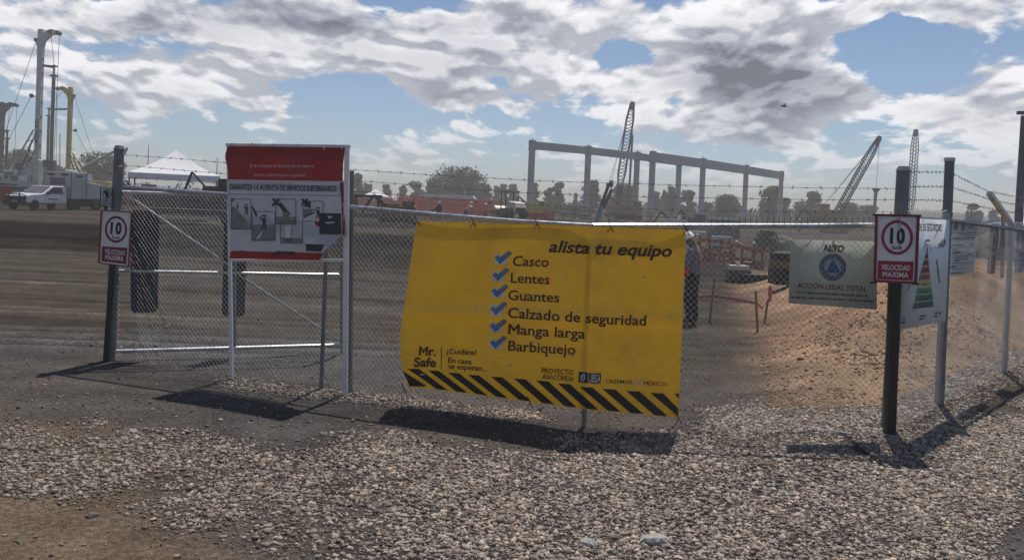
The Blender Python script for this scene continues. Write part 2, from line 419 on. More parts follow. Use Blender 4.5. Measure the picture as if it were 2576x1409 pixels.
# ================================================================== setting
def sinhspace(a, b, n, k):
    t = np.linspace(-1, 1, n); s = np.sinh(k*t)/math.sinh(k)
    return np.where(s < 0, s*a, s*b)
def ground_mat():
    m = bpy.data.materials.new('ground_soil'); m.use_nodes = True; t = NT(m.node_tree); bs = t.n['Principled BSDF']
    at = t.n.new('ShaderNodeVertexColor'); at.layer_name = 'Col'
    tcn = t.n.new('ShaderNodeTexCoord'); v = tcn.outputs['Object']
    n1 = t.noise(v, 1.7, 9, .68); n2 = t.noise(v, 22, 8, .75); n3 = t.noise(t.vm('MULTIPLY', v, (.16, 1.5, 1)), 1.0, 7, .6)
    vo = t.n.new('ShaderNodeTexVoronoi'); vo.inputs['Scale'].default_value = 62; t.link(v, vo.inputs['Vector'])
    c = t.mix(t.mr(n1.outputs[0], .3, .7), t.vm('SCALE', at.outputs[0], sc=.74), t.vm('SCALE', at.outputs[0], sc=1.24))
    c = t.mix(t.mr(n3.outputs[0], .35, .7, 0, .55), c, t.vm('SCALE', c, sc=.62))
    c = t.mix(t.mr(n2.outputs[0], .44, .60, 0, .9), c, t.vm('SCALE', c, sc=1.75))
    c = t.mix(t.mr(n2.outputs[0], .25, .42, .55, 0), c, t.vm('SCALE', c, sc=.5))
    sp = t.mix(vo.outputs['Color'], (.35, .35, .35), (2.0, 1.92, 1.82)); 
    c = t.mix(t.mr(vo.outputs['Distance'], .25, .42, .95, 0), c, t.mix(1.0, c, sp, 'MULTIPLY'))
    t.link(c, bs.inputs['Base Color']); bs.inputs['Roughness'].default_value = .93; bs.inputs['Specular IOR Level'].default_value = .03
    b = t.n.new('ShaderNodeBump'); b.inputs['Strength'].default_value = .9; b.inputs['Distance'].default_value = .03
    hgt = t.m('ADD', t.m('MULTIPLY', n2.outputs[0], .8), t.m('MULTIPLY', t.m('SUBTRACT', .5, vo.outputs['Distance']), .5))
    hgt = t.m('ADD', hgt, t.m('MULTIPLY', n3.outputs[0], 2.2)); t.link(hgt, b.inputs['Height']); t.link(b.outputs[0], bs.inputs['Normal'])
    return m
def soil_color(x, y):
    """what the surface is made of, by place: gravel fines, tan dust, dark topsoil, orange spoil"""
    n = fbm(x*.32, y*.32); n2 = fbm(x*1.1+9, y*1.1+5); k = lambda *c: np.array(c)[None, :]
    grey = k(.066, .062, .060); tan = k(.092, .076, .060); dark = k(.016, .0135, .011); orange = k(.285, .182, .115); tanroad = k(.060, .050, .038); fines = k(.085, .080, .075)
    def lerp(a, b, t_): return a*(1-t_[:, None])+b*t_[:, None]
    c = np.repeat(grey, len(x), 0)
    c = lerp(c, np.repeat(tan, len(x), 0), smooth(.35, .75, n)*.5)
    # inside the gate: tan hauling ground with tracks
    ins = smooth(11.2, 13.5, y+1.5*(n-.5)+.12*x)
    c = lerp(c, np.repeat(tanroad*.86, len(x), 0), ins*.85)
    c = lerp(c, np.repeat(grey*.85, len(x), 0), smooth(.5, .72, fbm(x*.09+3, y*.7))*ins*.6)
    c = lerp(c, np.repeat(dark, len(x), 0), smooth(28, 31, y+2*(n-.5))*(1-smooth(40, 43, y))*(1-smooth(5, 12, x))*(.70+.3*smooth(.35, .6, fbm(x*.12, y*.9))))  # camera side of the left bank: its shade painted in as near-black soil
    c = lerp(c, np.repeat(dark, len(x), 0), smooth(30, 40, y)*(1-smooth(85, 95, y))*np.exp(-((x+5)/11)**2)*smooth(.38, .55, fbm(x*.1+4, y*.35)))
    c = lerp(c, np.repeat(tanroad, len(x), 0), smooth(41, 44, y)*(1-smooth(52, 56, y))*.7)
    c = lerp(c, np.repeat(dark*1.5, len(x), 0), smooth(55, 60, y)*smooth(.42, .6, fbm(x*.08+1, y*.2))*.7)
    # loaded wheels leave long dark and pale lanes
    ln_ = fbm(x*.05+2.2, y*1.1+.16*x, 5)
    c = c*(1-.48*smooth(.50, .66, ln_)*smooth(12, 15, y)*(1-smooth(60, 90, y)))[:, None]
    c = c*(1+.35*smooth(.60, .74, fbm(x*.07+8, y*.8+.1*x, 4))*smooth(12, 15, y))[:, None]
    for yc, sl, am, wd in RUTS:
        q = y-(yc+sl*x+.35*(fbm(x*.25+yc, 0*x+yc)-.5)); c = c*(1-.45*np.exp(-(q/(wd*1.1))**2)*(1-smooth(1.5, 4.5, x))*(.3+.9*fbm(x*.6+yc*3, y*.2)))[:, None]
        c = c*(1+.35*np.exp(-((np.abs(q)-1.9*wd)/wd)**2)*(1-smooth(1.5, 4.5, x)))[:, None]
    # spoil bank
    foot = (x-2.6)*.971-(y-9.3)*.239
    s = (x-3.75)*.752-(y-8.67)*.659
    ob = smooth(-.2, 1.0, foot+1.6*(n2-.5))*smooth(.7, -.3, s+.5*(n2-.5))*smooth(8.9, 10.2, y+.9*(n2-.5))*(1-smooth(28, 42, y))
    c = lerp(c, np.repeat(orange, len(x), 0)*(1-.3*smooth(.4, .7, fbm(x*.8, y*.8)))[:, None], ob)
    c = lerp(c, np.repeat(k(.25, .185, .12), len(x), 0), ob*smooth(-2.4, -.6, s)*.7)
    # brown dust in the near left corner
    br = smooth(-.6, -2.6, x+.35*(y-5.2)*2.2+1.6*(n-.5))*(1-smooth(6.6, 7.6, y+.25*x+1.2*(n2-.5)))
    c = lerp(c, np.repeat(k(.125, .094, .066), len(x), 0), br*.9)
    # finer asphalt coloured grit in the near right corner
    fr = smooth(2.3, 3.4, x-.35*(y-5)+.9*(n2-.5))*(1-smooth(7.2, 9.5, y-.6*(x-3)))
    c = lerp(c, np.repeat(fines, len(x), 0), fr*.8)
    return c
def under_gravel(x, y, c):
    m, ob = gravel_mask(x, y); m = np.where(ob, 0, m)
    return c*(1-.30*np.clip(m, 0, 1)[:, None])  # shade in the gaps between stones, painted in as darker ground
def build_ground():
    xs = sinhspace(1400, 1400, 360, 7.4); ys = np.concatenate([np.linspace(-60, 3.0, 24)[:-1], 3.0+(np.sinh(7.0*np.linspace(0, 1, 640))/math.sinh(7.0))*1700])
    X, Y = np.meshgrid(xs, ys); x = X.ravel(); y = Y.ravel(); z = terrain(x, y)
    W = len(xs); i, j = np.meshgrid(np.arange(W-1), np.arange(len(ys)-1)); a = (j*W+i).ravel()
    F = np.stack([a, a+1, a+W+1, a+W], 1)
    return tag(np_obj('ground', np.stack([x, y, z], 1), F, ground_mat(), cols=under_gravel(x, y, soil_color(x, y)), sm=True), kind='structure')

# ------------------------------------------------------------------ gravel
def gravel_mask(x, y):
    P = np.stack([x, y, terrain(x, y)], 1); dx, dy = proj(P)
    n = fbm(x*.55+2, y*.55+8); n2 = fbm(x*1.9, y*1.9); j = (n-.5)*1.0+(n2-.5)*.35
    right = smooth(1085, 1215, dy+(dx-1000)*.02+260*j)*smooth(620, 1050, dx+500*j-(dy-1409)*-.0)
    right = np.maximum(right, smooth(1060, 1120, dy+120*j)*smooth(1350, 1500, dx+200*j))
    right = np.maximum(right, smooth(1000, 1060, dy+90*j)*smooth(1690, 1800, dx)*.95)
    left = smooth(1020, 1120, dy+130*j-dx*.1)*(1-smooth(1190, 1290, dy+220*j-dx*.16))*.75
    low = smooth(1270, 1420, dy+220*j)*smooth(600, 1250, dx+500*j+(dy-1300)*-.6)*.6
    m = np.maximum.reduce([right, left, low])
    mid = smooth(1075, 1205, dy-dx*.05+160*j)*smooth(150, 500, dx+200*j-(dy-1200)*1.7)*.62
    m = np.maximum(m, mid)
    # bare patches and the finer corner
    m *= 1-.55*smooth(.62, .78, fbm(x*.8+31, y*.8+5))
    m *= 1-.82*smooth(2430, 2560, dx+(dy-1409)*.55+160*j)*smooth(1040, 1120, dy+.25*(dx-2400))
    # small ridges raked along the foot of the fence
    s = np.abs((x-3.75)*.752-(y-8.67)*.659)
    m = np.maximum(m, np.exp(-(s/.33)**2)*(x > 3.2)*(y < 17)*.95)
    rd = np.abs(dy-(965+(dx-560)*.105)); m = np.maximum(m, np.exp(-(rd/16)**2)*smooth(500, 600, dx)*(1-smooth(1300, 1450, dx))*.7)
    m = np.maximum(m, .022+.03*(dy > 985)*(1-smooth(1180, 1260, dy)*(1-smooth(300, 700, dx))))
    s2 = (x-3.75)*.752-(y-8.67)*.659; foot = (x-2.6)*.971-(y-9.3)*.239
    ob = (s2 < -.3)*(foot > .2)*(y > 9.6); m = np.where(ob, .16*smooth(.35, .7, n2)+.04, m)
    m *= .55+.45*smooth(.30, .55, fbm(x*2.6+1, y*2.6+7))
    m *= (1-smooth(13.5, 17, y))
    return m, ob
ground = build_ground()
def rock_mesh_arrays(n, L, cx, cy, cz, base_cols, sink=.25, flat=(.30, .70)):
    cb = np.array([(a, b, e) for a in (-1, 1) for b in (-1, 1) for e in (-1, 1)], float)*.74
    q = [(0, 1, 3, 2), (4, 6, 7, 5), (0, 4, 5, 1), (2, 3, 7, 6), (0, 2, 6, 4), (1, 5, 7, 3)]
    fc = np.array([t for f in q for t in ((f[0], f[1], f[2]), (f[0], f[2], f[3]))])
    V = cb[None]+rng.uniform(-.46, .46, (n, 8, 3))
    sx = L*.5; sy = L*.5*rng.uniform(.55, .95, n); szz = L*.5*rng.uniform(*flat, n)
    V = V*np.stack([sx, sy, szz], 1)[:, None, :]
    a = rng.uniform(0, 2*math.pi, n); tl = rng.normal(0, .55, n)
    ct, st = np.cos(tl)[:, None], np.sin(tl)[:, None]
    y2 = V[:, :, 1]*ct-V[:, :, 2]*st; z2 = V[:, :, 1]*st+V[:, :, 2]*ct
    ca, sa = np.cos(a)[:, None], np.sin(a)[:, None]
    x3 = V[:, :, 0]*ca-y2*sa; y3 = V[:, :, 0]*sa+y2*ca
    X = np.stack([x3+cx[:, None], y3+cy[:, None], z2+(cz+szz*(1-2*sink)*.6)[:, None]], 2).reshape(-1, 3)
    F = (fc[None]+8*np.arange(n)[:, None, None]).reshape(-1, 3)
    return X, F, np.repeat(base_cols, 8, 0)
def gravel_mat():
    m = bpy.data.materials.new('crushed_stone'); m.use_nodes = True; t = NT(m.node_tree); bs = t.n['Principled BSDF']
    at = t.n.new('ShaderNodeVertexColor'); at.layer_name = 'Col'; tcn = t.n.new('ShaderNodeTexCoord')
    nz = t.noise(tcn.outputs['Object'], 90, 4, .6)
    t.link(t.mix(t.mr(nz.outputs[0], .3, .7), t.vm('SCALE', at.outputs[0], sc=.75), t.vm('SCALE', at.outputs[0], sc=1.2)), bs.inputs['Base Color'])
    bs.inputs['Roughness'].default_value = .9; bs.inputs['Specular IOR Level'].default_value = .08
    return m
GRAV = gravel_mat()
N = 720000
gx = rng.uniform(-6.2, 8.5, N); gy = 3.9+rng.uniform(0, 1, N)**.92*12.5
_v = np.abs(gx) < .63*gy+1.3; gx, gy = gx[_v], gy[_v]
mk, orange_b = gravel_mask(gx, gy)
thin = np.where(gy > 10.5, .45, 1.0)
keep = rng.uniform(0, 1, len(gx)) < mk*thin
gx, gy, mk, orange_b = gx[keep], gy[keep], mk[keep], orange_b[keep]
if len(gx) > 165000: gx, gy, mk, orange_b = gx[:165000], gy[:165000], mk[:165000], orange_b[:165000]
n = len(gx)
L = rng.lognormal(math.log(.0215), .45, n)*(1+.35*(gy > 10.5)); L = np.clip(L, .010, .055)
L = L*np.where(mk < .1, rng.uniform(.5, 1.35, n), 1)
br = rng.uniform(0, 1, n)
bc = np.stack([.17+.32*br**1.3, .146+.280*br**1.3, .124+.246*br**1.3], 1)
hue = rng.uniform(0, 1, n)[:, None]
bc = bc*np.where(hue < .10, np.array([[1.07, .96, .90]]), np.where(hue > .85, np.array([[.58, .60, .63]]), np.array([[1., 1., 1.]])))
sparse = (mk < .30) & ~orange_b
leftish = smooth(1.0, -2.5, gx)
bc = bc*(1-.38*sparse-.16*leftish*(1-sparse*1.0))[:, None]*np.array([[1, .985, .96]])
L = np.where(sparse & (rng.uniform(0, 1, n) < .85), L*.72, L)
bc = np.where(orange_b[:, None], (.10+.55*bc)*np.array([[1.10, .82, .62]]), bc)
V, F, C = rock_mesh_arrays(n, L, gx, gy, terrain(gx, gy)+.0, bc)
tag(np_obj('gravel', V, F, GRAV, cols=C), kind='stuff')
print('gravel stones', n)
# larger single rocks one can pick out
ROCKS = [(232, 1300, .085, 0, 'dark angular rock lying alone at the edge of the dust, lower left of the gravel'), (1178, 1290, .07, 0, 'small dark rock on the gravel straight below the left end of the banner shadow'),
         (1648, 1365, .19, 1, 'pale flat whitish rock half sunk in gravel at the bottom of the picture'), (1960, 1225, .08, 0, 'dark brown stone on the gravel below the right end of the banner'),
         (2015, 905, .14, 2, 'reddish brown clod on the sandy bank left of the dark sign post'), (2195, 893, .12, 2, 'reddish clod on the bank right behind the grey ALTO sign post side'),
         (490, 1152, .075, 0, 'dark stone beside a pale one on bare grey ground below the poster shadow'), (553, 1128, .07, 1, 'pale flat stone on bare grey ground in front of the poster shadow'), (748, 1110, .06, 0, 'small dark stone just below the right tip of the poster shadow'),
         (335, 1088, .09, 1, 'pale flat stone on bare ground below the gate post shadow'), (1480, 1372, .13, 1, 'light grey slab stone at the bottom edge left of the whitish rock')]
for (dx, dy, s, kd, lab) in ROCKS:
    p = hit(dx, dy); cc = [(.13, .12, .11), (.36, .35, .335), (.25, .14, .09)][kd]
    rk = MB()
    bm = bmesh.new(); bmesh.ops.create_icosphere(bm, subdivisions=2, radius=1)
    for q in bm.verts:
        r_ = random.uniform(.82, 1.15); q.co = Vector((q.co.x*s*.5*r_, q.co.y*s*.36*r_, q.co.z*s*.24*r_))
    me = bpy.data.meshes.new('rock'); bm.to_mesh(me); bm.free(); me.materials.append(mat('rock_%d' % kd, cc, .9, var=.25, scale=30, bump=.6))
    o = bpy.data.objects.new('rock', me); col.objects.link(o); o.location = (p.x, p.y, T(p.x, p.y)+s*.08); o.rotation_euler = (random.uniform(-.2, .2), random.uniform(-.2, .2), random.uniform(0, 3))
    tag(o, lab, 'rock')

# ================================================================== materials
galv = mat('galvanised_steel', (.42, .44, .47), .36, .85, var=.14, scale=9, dirt=(.25, .23, .21), dirt_amt=.35)
galv_d = mat('darkened_zinc', (.17, .175, .18), .55, .35, var=.2, scale=7, dirt=(.12, .10, .09), dirt_amt=.5)  # darker copy of the galvanised steel, backlit shade of the posts put into the colour
wire = mat('fence_wire', (.52, .52, .52), .38, .6, var=.1, scale=3)
barbm = mat('barbed_wire_steel', (.14, .135, .13), .6, .4)
black = mat('black_paint', (.018, .017, .018), .5, var=.2)
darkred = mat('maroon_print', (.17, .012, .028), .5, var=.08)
red_p = mat('red_print', (.27, .012, .03), .45, var=.08)
blackp = mat('black_print', (.014, .014, .018), .5, var=.1)
whitep = mat('white_sheet', (.62, .62, .63), .45, var=.05, dirt=(.45, .43, .40), dirt_amt=.5, scale=7)
postbr = mat('dark_square_post', (.028, .022, .021), .5, .2, var=.3, scale=8)
white_paint = mat('white_paint', (.62, .62, .61), .45, var=.05, dirt=(.33, .30, .27), dirt_amt=.5)
rust = mat('rusty_steel', (.13, .065, .04), .85, var=.35, scale=6)
rubber = mat('black_rubber', (.022, .022, .024), .85, var=.2)
glass = mat('dark_glass', (.02, .024, .03), .08, var=.1, spec=.6)

# ================================================================== fence line
LP, MP, RP = G(275, 905, 0), G(1468, 1076, 0), G(2240, 1095, 0)
P2, P3 = G(2362, 1028, 0), G(2525, 945, 0)
UPZ = Vector((0, 0, 1))
def S_left(dx, dy, off=0.): return on_plane(dx, dy, LP, MP, off)
def S_right(dx, dy, off=0.): return on_plane(dx, dy, MP, RP, off)
def S_front(dx, dy, off=0.):
    a = S_left(dx, dy, off)
    return a if a.x < MP.x else S_right(dx, dy, off)
def S_side(dx, dy, off=0.): return on_plane(dx, dy, RP, P3, off)
RAIL = [(310, 471), (572, 490), (879, 521), (1108, 542), (1301, 558), (1490, 569), (1730, 569), (2038, 569), (2232, 567)]
def rail_pts(off=0): return [S_front(x, y, off) for x, y in RAIL]
def interp_z(pts, x):
    for a, b in zip(pts[:-1], pts[1:]):
        if a.x <= x <= b.x: t = (x-a.x)/(b.x-a.x); return a.z*(1-t)+b.z*t
    return pts[0].z if x < pts[0].x else pts[-1].z
def down(p): return Vector((p.x, p.y, T(p.x, p.y)-.05))

# gate posts
def round_post(name, base, top, r, lab, cat, cap=True, m=galv_d, group=None):
    t = thing(name, lab, cat, base, group=group); mb = MB(); mb.tube((0, 0, -.05), top-base, r, n=14)
    mb.build('shaft', m, t, sm=False)
    if cap:
        d = (top-base); u = d.normalized(); MB().tube(d-u*.01, d+u*.035, r*1.15, r*.75, 14).build('cap', m, t)
    for q in (.42, .78): MB().tube((top-base)*q, (top-base)*q+(top-base).normalized()*.05, r*1.2, n=14).build('hinge_band', m, t)
    return t
ltop = PY(300, 374, LP.y+.02)
gpL = round_post('gate_post', down(LP), ltop, .062, 'thick grey metal gate post at left carrying the small hand sign and barbed wire clips', 'post')
for (a, b) in [((312, 388), (320, 372)), ((306, 418), (300, 420))]:
    pa = PY(*a, LP.y-.03); pb = PY(*b, LP.y-.03); q = pa-gpL.location; q2 = pb-gpL.location; MB().bar(q, q2, .03, .02).build('wire_clip', galv, gpL)
rtop = PY(2273, 428, RP.y+.12)
rb = RP+Vector((.02, .12, 0))
gpR = round_post('corner_post', down(rb), rtop, .066, 'capped galvanised corner post standing behind the right hand speed limit sign', 'post', m=galv_d)

# ---- main chain link gate
gate = thing('chain_link_gate', 'long low chain link gate with tube top rail carrying the yellow banner', 'gate', down(LP))
rp = rail_pts()
def lw(p, t): return Vector(p)-Vector(t.location)
mb = MB()
for a, b in zip(rp[:-1], rp[1:]): mb.tube(a, b, .027, n=10)
mb.build('top_rail', galv, gate, sm=False, world_co=True)
for (dx, dyb) in [(808, 982), (1468, 1076), (882, 985)]:
    pb = S_front(dx, dyb, -.035 if dx != 882 else -.06); pt = Vector((pb.x, pb.y, interp_z(rp, pb.x)))
    if dx == 882: pt = PY(885, 430, pb.y)
    MB().tube(Vector((pb.x, pb.y, T(pb.x, pb.y)-.04)), pt, .024, n=10).build('upright', galv_d, gate, world_co=True)
# right end stile, a narrow ladder of two thin tubes
for dxo in (0, 9):
    a = PY(2222+dxo, 1090, RP.y-.04); b = PY(2236+dxo, 700, RP.y-.04); b2 = a+(b-a)*(1.42)
    MB().tube(Vector((a.x, a.y, T(a.x, a.y)+.03)), b2, .008, n=6).build('stile', galv_d, gate, world_co=True)
def zigzag(P_of, U, a, z0f, z1f, r, dv=None, jit=.004):
    """chain link: interlocked zigzag wires; P_of(u) gives x,y ; z limits by u"""
    dv = a if dv is None else dv; A = []; B = []
    nw = int(U/a)
    for i in range(nw):
        z0, z1 = z0f(i*a), z1f(i*a); nj = int((z1-z0)/dv)
        js = np.arange(nj+1); par = (js+i) % 2; u = (i+par)*a; z = z0+js*dv
        sag = .012*np.sin(u*2.1+z*1.3)
        P = np.array([P_of(q) for q in u]); nrm = P_of.n
        ofs = np.where(par == 0, r*.9, -r*.9)+sag
        P = np.stack([P[:, 0]+nrm.x*ofs, P[:, 1]+nrm.y*ofs, z+rng.normal(0, jit*.3, len(z))], 1)
        A.append(P[:-1]); B.append(P[1:])
    return prisms(np.concatenate(A), np.concatenate(B), r, 3)
class Line:
    def __init__(s, A, B, back=0.0):
        s.A, s.B = A, B; s.d = (B-A); s.d.z = 0; s.L = s.d.length; s.d.normalize(); s.n = Vector((s.d.y, -s.d.x, 0))
        if s.n.y > 0: s.n = -s.n
        s.o = A-s.n*back
    def __call__(s, u): return (s.o.x+s.d.x*u, s.o.y+s.d.y*u)
for (A, B) in ((LP, MP), (MP, RP)):
    ln = Line(A, B, .03)
    def z1(u, ln=ln): return interp_z(rp, ln(u)[0])+.035
    def z0(u, ln=ln): x, y = ln(u); return T(x, y)+.05+.03*math.sin(x*2)
    V, F = zigzag(ln, ln.L, .0315, z0, z1, .0018)
    np_obj('chain_link_mesh', V, F, wire, gate).location = tuple(-Vector(gate.location))
# upright twisted ends over the rail, right leaf
A_, B_ = [], []
for dx in np.arange(1760, 2225, 14.2):
    p = S_front(dx, 568); p.z = interp_z(rp, p.x); A_.append(tuple(p)); B_.append((p.x+.004, p.y, p.z+.085))
V, F = prisms(A_, B_, .0032, 3); o = np_obj('wire_ends', V, F, barbm, gate); o.location = tuple(-Vector(gate.location)); o['kind'] = 'stuff'
# tie wires along the rail
A_, B_ = [], []
for i, dx in enumerate(np.arange(330, 2220, 27)):
    p = S_front(dx, 560, .0); z = interp_z(rp, p.x); A_.append((p.x, p.y-.034, z+.02)); B_.append((p.x+.02, p.y-.03, z-.05))
V, F = prisms(A_, B_, .004, 3); o = np_obj('tie_wires', V, F, wire, gate); o.location = tuple(-Vector(gate.location)); o['kind'] = 'stuff'

# ---- the open leaf behind it
IE = G(862, 893, 0)
IE = Vector((IE.x, IE.y, 0)); IL = Vector((LP.x+.13, LP.y+.05, 0))
leaf = thing('gate_leaf', 'open tubular gate leaf with diagonal brace, swung back behind the chain link', 'gate', Vector((IL.x, IL.y, 0)))
def S_leaf(dx, dy, off=0.): return on_plane(dx, dy, IL, IE, off)
def tb(name, a, b, r, m=galv, pa=leaf): return MB().tube(a, b, r, n=10).build(name, m, pa, world_co=True)
cTL, cTR = S_leaf(303, 484), S_leaf(860, 501); cBL, cBR = S_leaf(288, 884), S_leaf(860, 868); cML, cMR = S_leaf(298, 682), S_leaf(861, 692)
tb('top_rail', cTL, cTR, .024); tb('bottom_rail', cBL, cBR, .026); tb('middle_rail', cML, cMR, .021)
tb('end_stile', cBR, cTR, .026, galv_d); tb('hinge_stile', cBL, cTL, .022, galv_d); tb('centre_strut', S_leaf(591, 877), S_leaf(591, 494), .02, galv_d)
tb('brace', S_leaf(310, 484), S_leaf(588, 676), .014); tb('brace', S_leaf(597, 690), S_leaf(853, 857), .014)
MB().tube(cBR, Vector((cBR.x, cBR.y, .02)), .014, n=8).build('drop_bolt', galv_d, leaf, world_co=True)
# rubber mats hung on the leaf
def hang_strip(pts, lab):
    o = MB(); pl = [S_leaf(x, y, -.05) for x, y in pts]; n_ = len(pl); nr = Vector((IE.y-IL.y, -(IE.x-IL.x), 0)).normalized()
    if nr.y < 0: nr = -nr
    o.add(pl+[q+nr*.03 for q in pl], [tuple(range(n_)), tuple(range(2*n_-1, n_-1, -1))]+[(k, k+n_, (k+1) % n_+n_, (k+1) % n_) for k in range(n_)])
    ob = o.build('rubber_mat', rubber); return tag(ob, lab, 'rubber mat', 'black mats hung on the open gate leaf')
hang_strip([(334, 529), (398, 533), (401, 545), (399, 660), (397, 775), (392, 786), (336, 787), (329, 778), (328, 650), (331, 545)], 'wider black rubber mat hung on the gate leaf beside the left speed sign')
hang_strip([(567, 556), (617, 560), (619, 680), (616, 788), (610, 796), (564, 795), (558, 786), (561, 680), (564, 565)], 'black rubber mat hung behind the white left post of the poster frame')

# ---- side fence
fence = thing('side_fence', 'tall galvanised chain link side fence running away to the right with barbed wire', 'fence', down(RP))
def fpost(name, a, b, r, m=galv_d): return MB().tube(a, b, r, n=12).build(name, m, fence, world_co=True)
p2t = PY(2389, 404, P2.y); fpost('fence_post', down(P2), p2t, .052, galv_d); fpost('post_cap', p2t-Vector((0, 0, .01)), p2t+Vector((0, 0, .03)), .06, galv)
p3t = PY(2545, 566, P3.y); fpost('fence_post', down(P3), p3t, .035, galv)
at_ = PY(2489, 487, P3.y-.6); MB().bar(p3t, at_, .075, .05).build('barb_arm', galv, fence, world_co=True)
sd_ = (P3-RP).normalized(); P4 = RP+sd_*8.2; P5 = RP+sd_*12
p4 = P4; fpost('fence_post', down(p4), Vector((p4.x, p4.y, 2.12)), .03, galv)
pm = G(2483, 968, 0); s_ = (pm-RP).dot(sd_); pm = RP+sd_*s_-Vector((-.15, .15, 0))*0
z_top0 = S_side(2262, 541).z; z_top2 = S_side(2389, 549).z; z_top3 = S_side(2545, 571).z
def side_top(u):
    L2 = (P2-RP).length; L3 = (P3-RP).length
    return z_top0+(z_top2-z_top0)*u/L2 if u < L2 else z_top2+(z_top3-z_top2)*(u-L2)/(L3-L2)
sl = Line(RP, P5, -.02)
us = np.linspace(0, sl.L, 14)
mb = MB()
for a, b in zip(us[:-1], us[1:]):
    pa, pb = sl(a), sl(b); mb.tube((pa[0], pa[1], side_top(a)-.03), (pb[0], pb[1], side_top(b)-.03), .022, n=8)
mb.build('top_rail', galv_d, fence, world_co=True)
def z0(u): x, y = sl(u); return T(x, y)+.03
V, F = zigzag(sl, sl.L, .030, z0, lambda u: side_top(u), .0016)
np_obj('chain_link_mesh', V, F, wire, fence).location = tuple(-Vector(fence.location))
# looped selvage above the rail
A_, B_ = [], []
for k in range(int(sl.L/.055)):
    u = .1+k*.055; x, y = sl(u); zt = side_top(u)-.01; h = .085*random.uniform(.85, 1.15); pr = None
    for q in range(7):
        a = math.pi*q/6; P = (x+sl.d.x*(-.045*math.cos(a)), y+sl.d.y*(-.045*math.cos(a))+.01*math.sin(a), zt+h*math.sin(a))
        if pr: A_.append(pr); B_.append(P)
        pr = P
V, F = prisms(A_, B_, .0026, 3); np_obj('wire_loops', V, F, wire, fence).location = tuple(-Vector(fence.location))

# ---- barbed wires
def barbed(pts3, lab, group, parent=None, step=.155):
    A_, B_ = [], []
    L_ = 0; nxt = .05; segs = []
    for a, b in zip(pts3[:-1], pts3[1:]):
        a = Vector(a); b = Vector(b); n_ = max(1, int((b-a).length/.35)); sag = .0
        for k in range(n_): segs.append((a.lerp(b, k/n_), a.lerp(b, (k+1)/n_)))
    for i, (a, b) in enumerate(segs):
        A_.append(a); B_.append(b)
        ln_ = (b-a).length
        while nxt < L_+ln_:
            p = a.lerp(b, (nxt-L_)/ln_)
            for q in range(2):
                v = Vector((random.uniform(-1, 1), random.uniform(-.6, .6), random.uniform(-1, 1))).normalized()*.02
                A_.append(p-v); B_.append(p+v)
            nxt += step*random.uniform(.85, 1.15)
        L_ += ln_
    r_ = np.full(len(A_), .0028)
    V, F = prisms([tuple(q) for q in A_], [tuple(q) for q in B_], r_, 3)
    o = np_obj('barbed_wire', V, F, barbm); return tag(o, lab, 'barbed wire', group)
def S_lr(dx, dy): return on_plane(dx, dy, LP, RP, 0)
g1 = 'barbed wires over the gate'
barbed([S_lr(*q) for q in [(309, 390), (440, 399), (567, 410), (879, 427), (1087, 441), (1371, 456), (1700, 466), (2016, 473), (2262, 475)]], 'topmost barbed wire strung over the gate between the two thick posts', g1)
barbed([S_lr(*q) for q in [(309, 416), (567, 438), (911, 456), (1073, 469), (1301, 485), (1600, 495), (2038, 503), (2262, 503)]], 'middle barbed wire over the gate passing behind the poster', g1)
barbed([S_lr(*q) for q in [(308, 446), (560, 462), (900, 482), (1200, 508), (1487, 523), (1800, 530), (2038, 533), (2262, 534)]], 'lowest barbed wire running just above the gate rail', g1)
g2 = 'barbed wires over the side fence'
ax, ay = P3.x, P3.y
P6 = RP+sd_*11
def sidew(y0, y1, pm_, pe): return [PY(2273, y0, RP.y+.1), PY(2389, y1, P2.y), PY(*pm_, P3.y-.45), PY(*pe, P3.y+3)]
barbed(sidew(433, 434, (2487, 482), (2640, 512)), 'topmost barbed wire of the side fence, reaching the tip of the slanted arm', g2)
barbed(sidew(470, 470, (2503, 506), (2640, 530)), 'middle barbed wire of the side fence, crossing the slanted arm', g2)
barbed(sidew(503, 505, (2520, 531), (2640, 548)), 'lowest barbed wire of the side fence, close above the looped mesh', g2)
o = MB().path([PY(2366, 528, P2.y-.05), PY(2382, 533, P2.y-.07), PY(2392, 545, P2.y-.07), PY(2397, 538, P2.y-.07)], .006, 5).build('wire_scrap', barbm); tag(o, 'loose bent end of black wire at the second side fence post', 'wire')

# ================================================================== signs and banners
# ---- yellow banner
def S_ban(dx, dy, off=0.):
    p = S_front(dx, dy, .045+off)
    u = (dx-1020)/690; v = (dy-560)/480
    u = min(max(u, 0), 1.02); v = min(max(v, 0), 1.05)
    w_ = .022*math.sin(2.6*math.pi*u+1.1+1.2*v)*v+.010*math.sin(9*u+5*v)
    d1_ = abs((u*1.0+v*.62)-.95-.25*v); w_ += .010*math.exp(-(d1_/.05)**2)+.008*math.exp(-((u-v*.35-.62)/.02)**2)*(1-v)
    w_ += .012*math.exp(-((v-.47-.05*u)/.035)**2)+.010*math.exp(-((u-.675)/.02)**2)
    w_ += .05*math.exp(-(u/.05)**2)*v*math.sin(3*v)
    return p+Vector((0, -1, 0))*(w_*1.7+.02)
yel = mat('yellow_vinyl', (.80, .43, .024), .42, var=.07, scale=2.5, dirt=(.45, .25, .03), dirt_amt=.6, trans=.16, bump=.35, bscale=9)
def ban_edge(v):
    pts = [(0, 1049, 556), (.22, 1037, 640), (.5, 1022, 752), (.72, 1008, 850), (.84, 1011, 905), (1, 1029, 971)]
    for (a, x0, y0), (b, x1, y1) in zip(pts[:-1], pts[1:]):
        if a <= v <= b: t = (v-a)/(b-a); return x0+(x1-x0)*t, y0+(y1-y0)*t
    return pts[-1][1:]
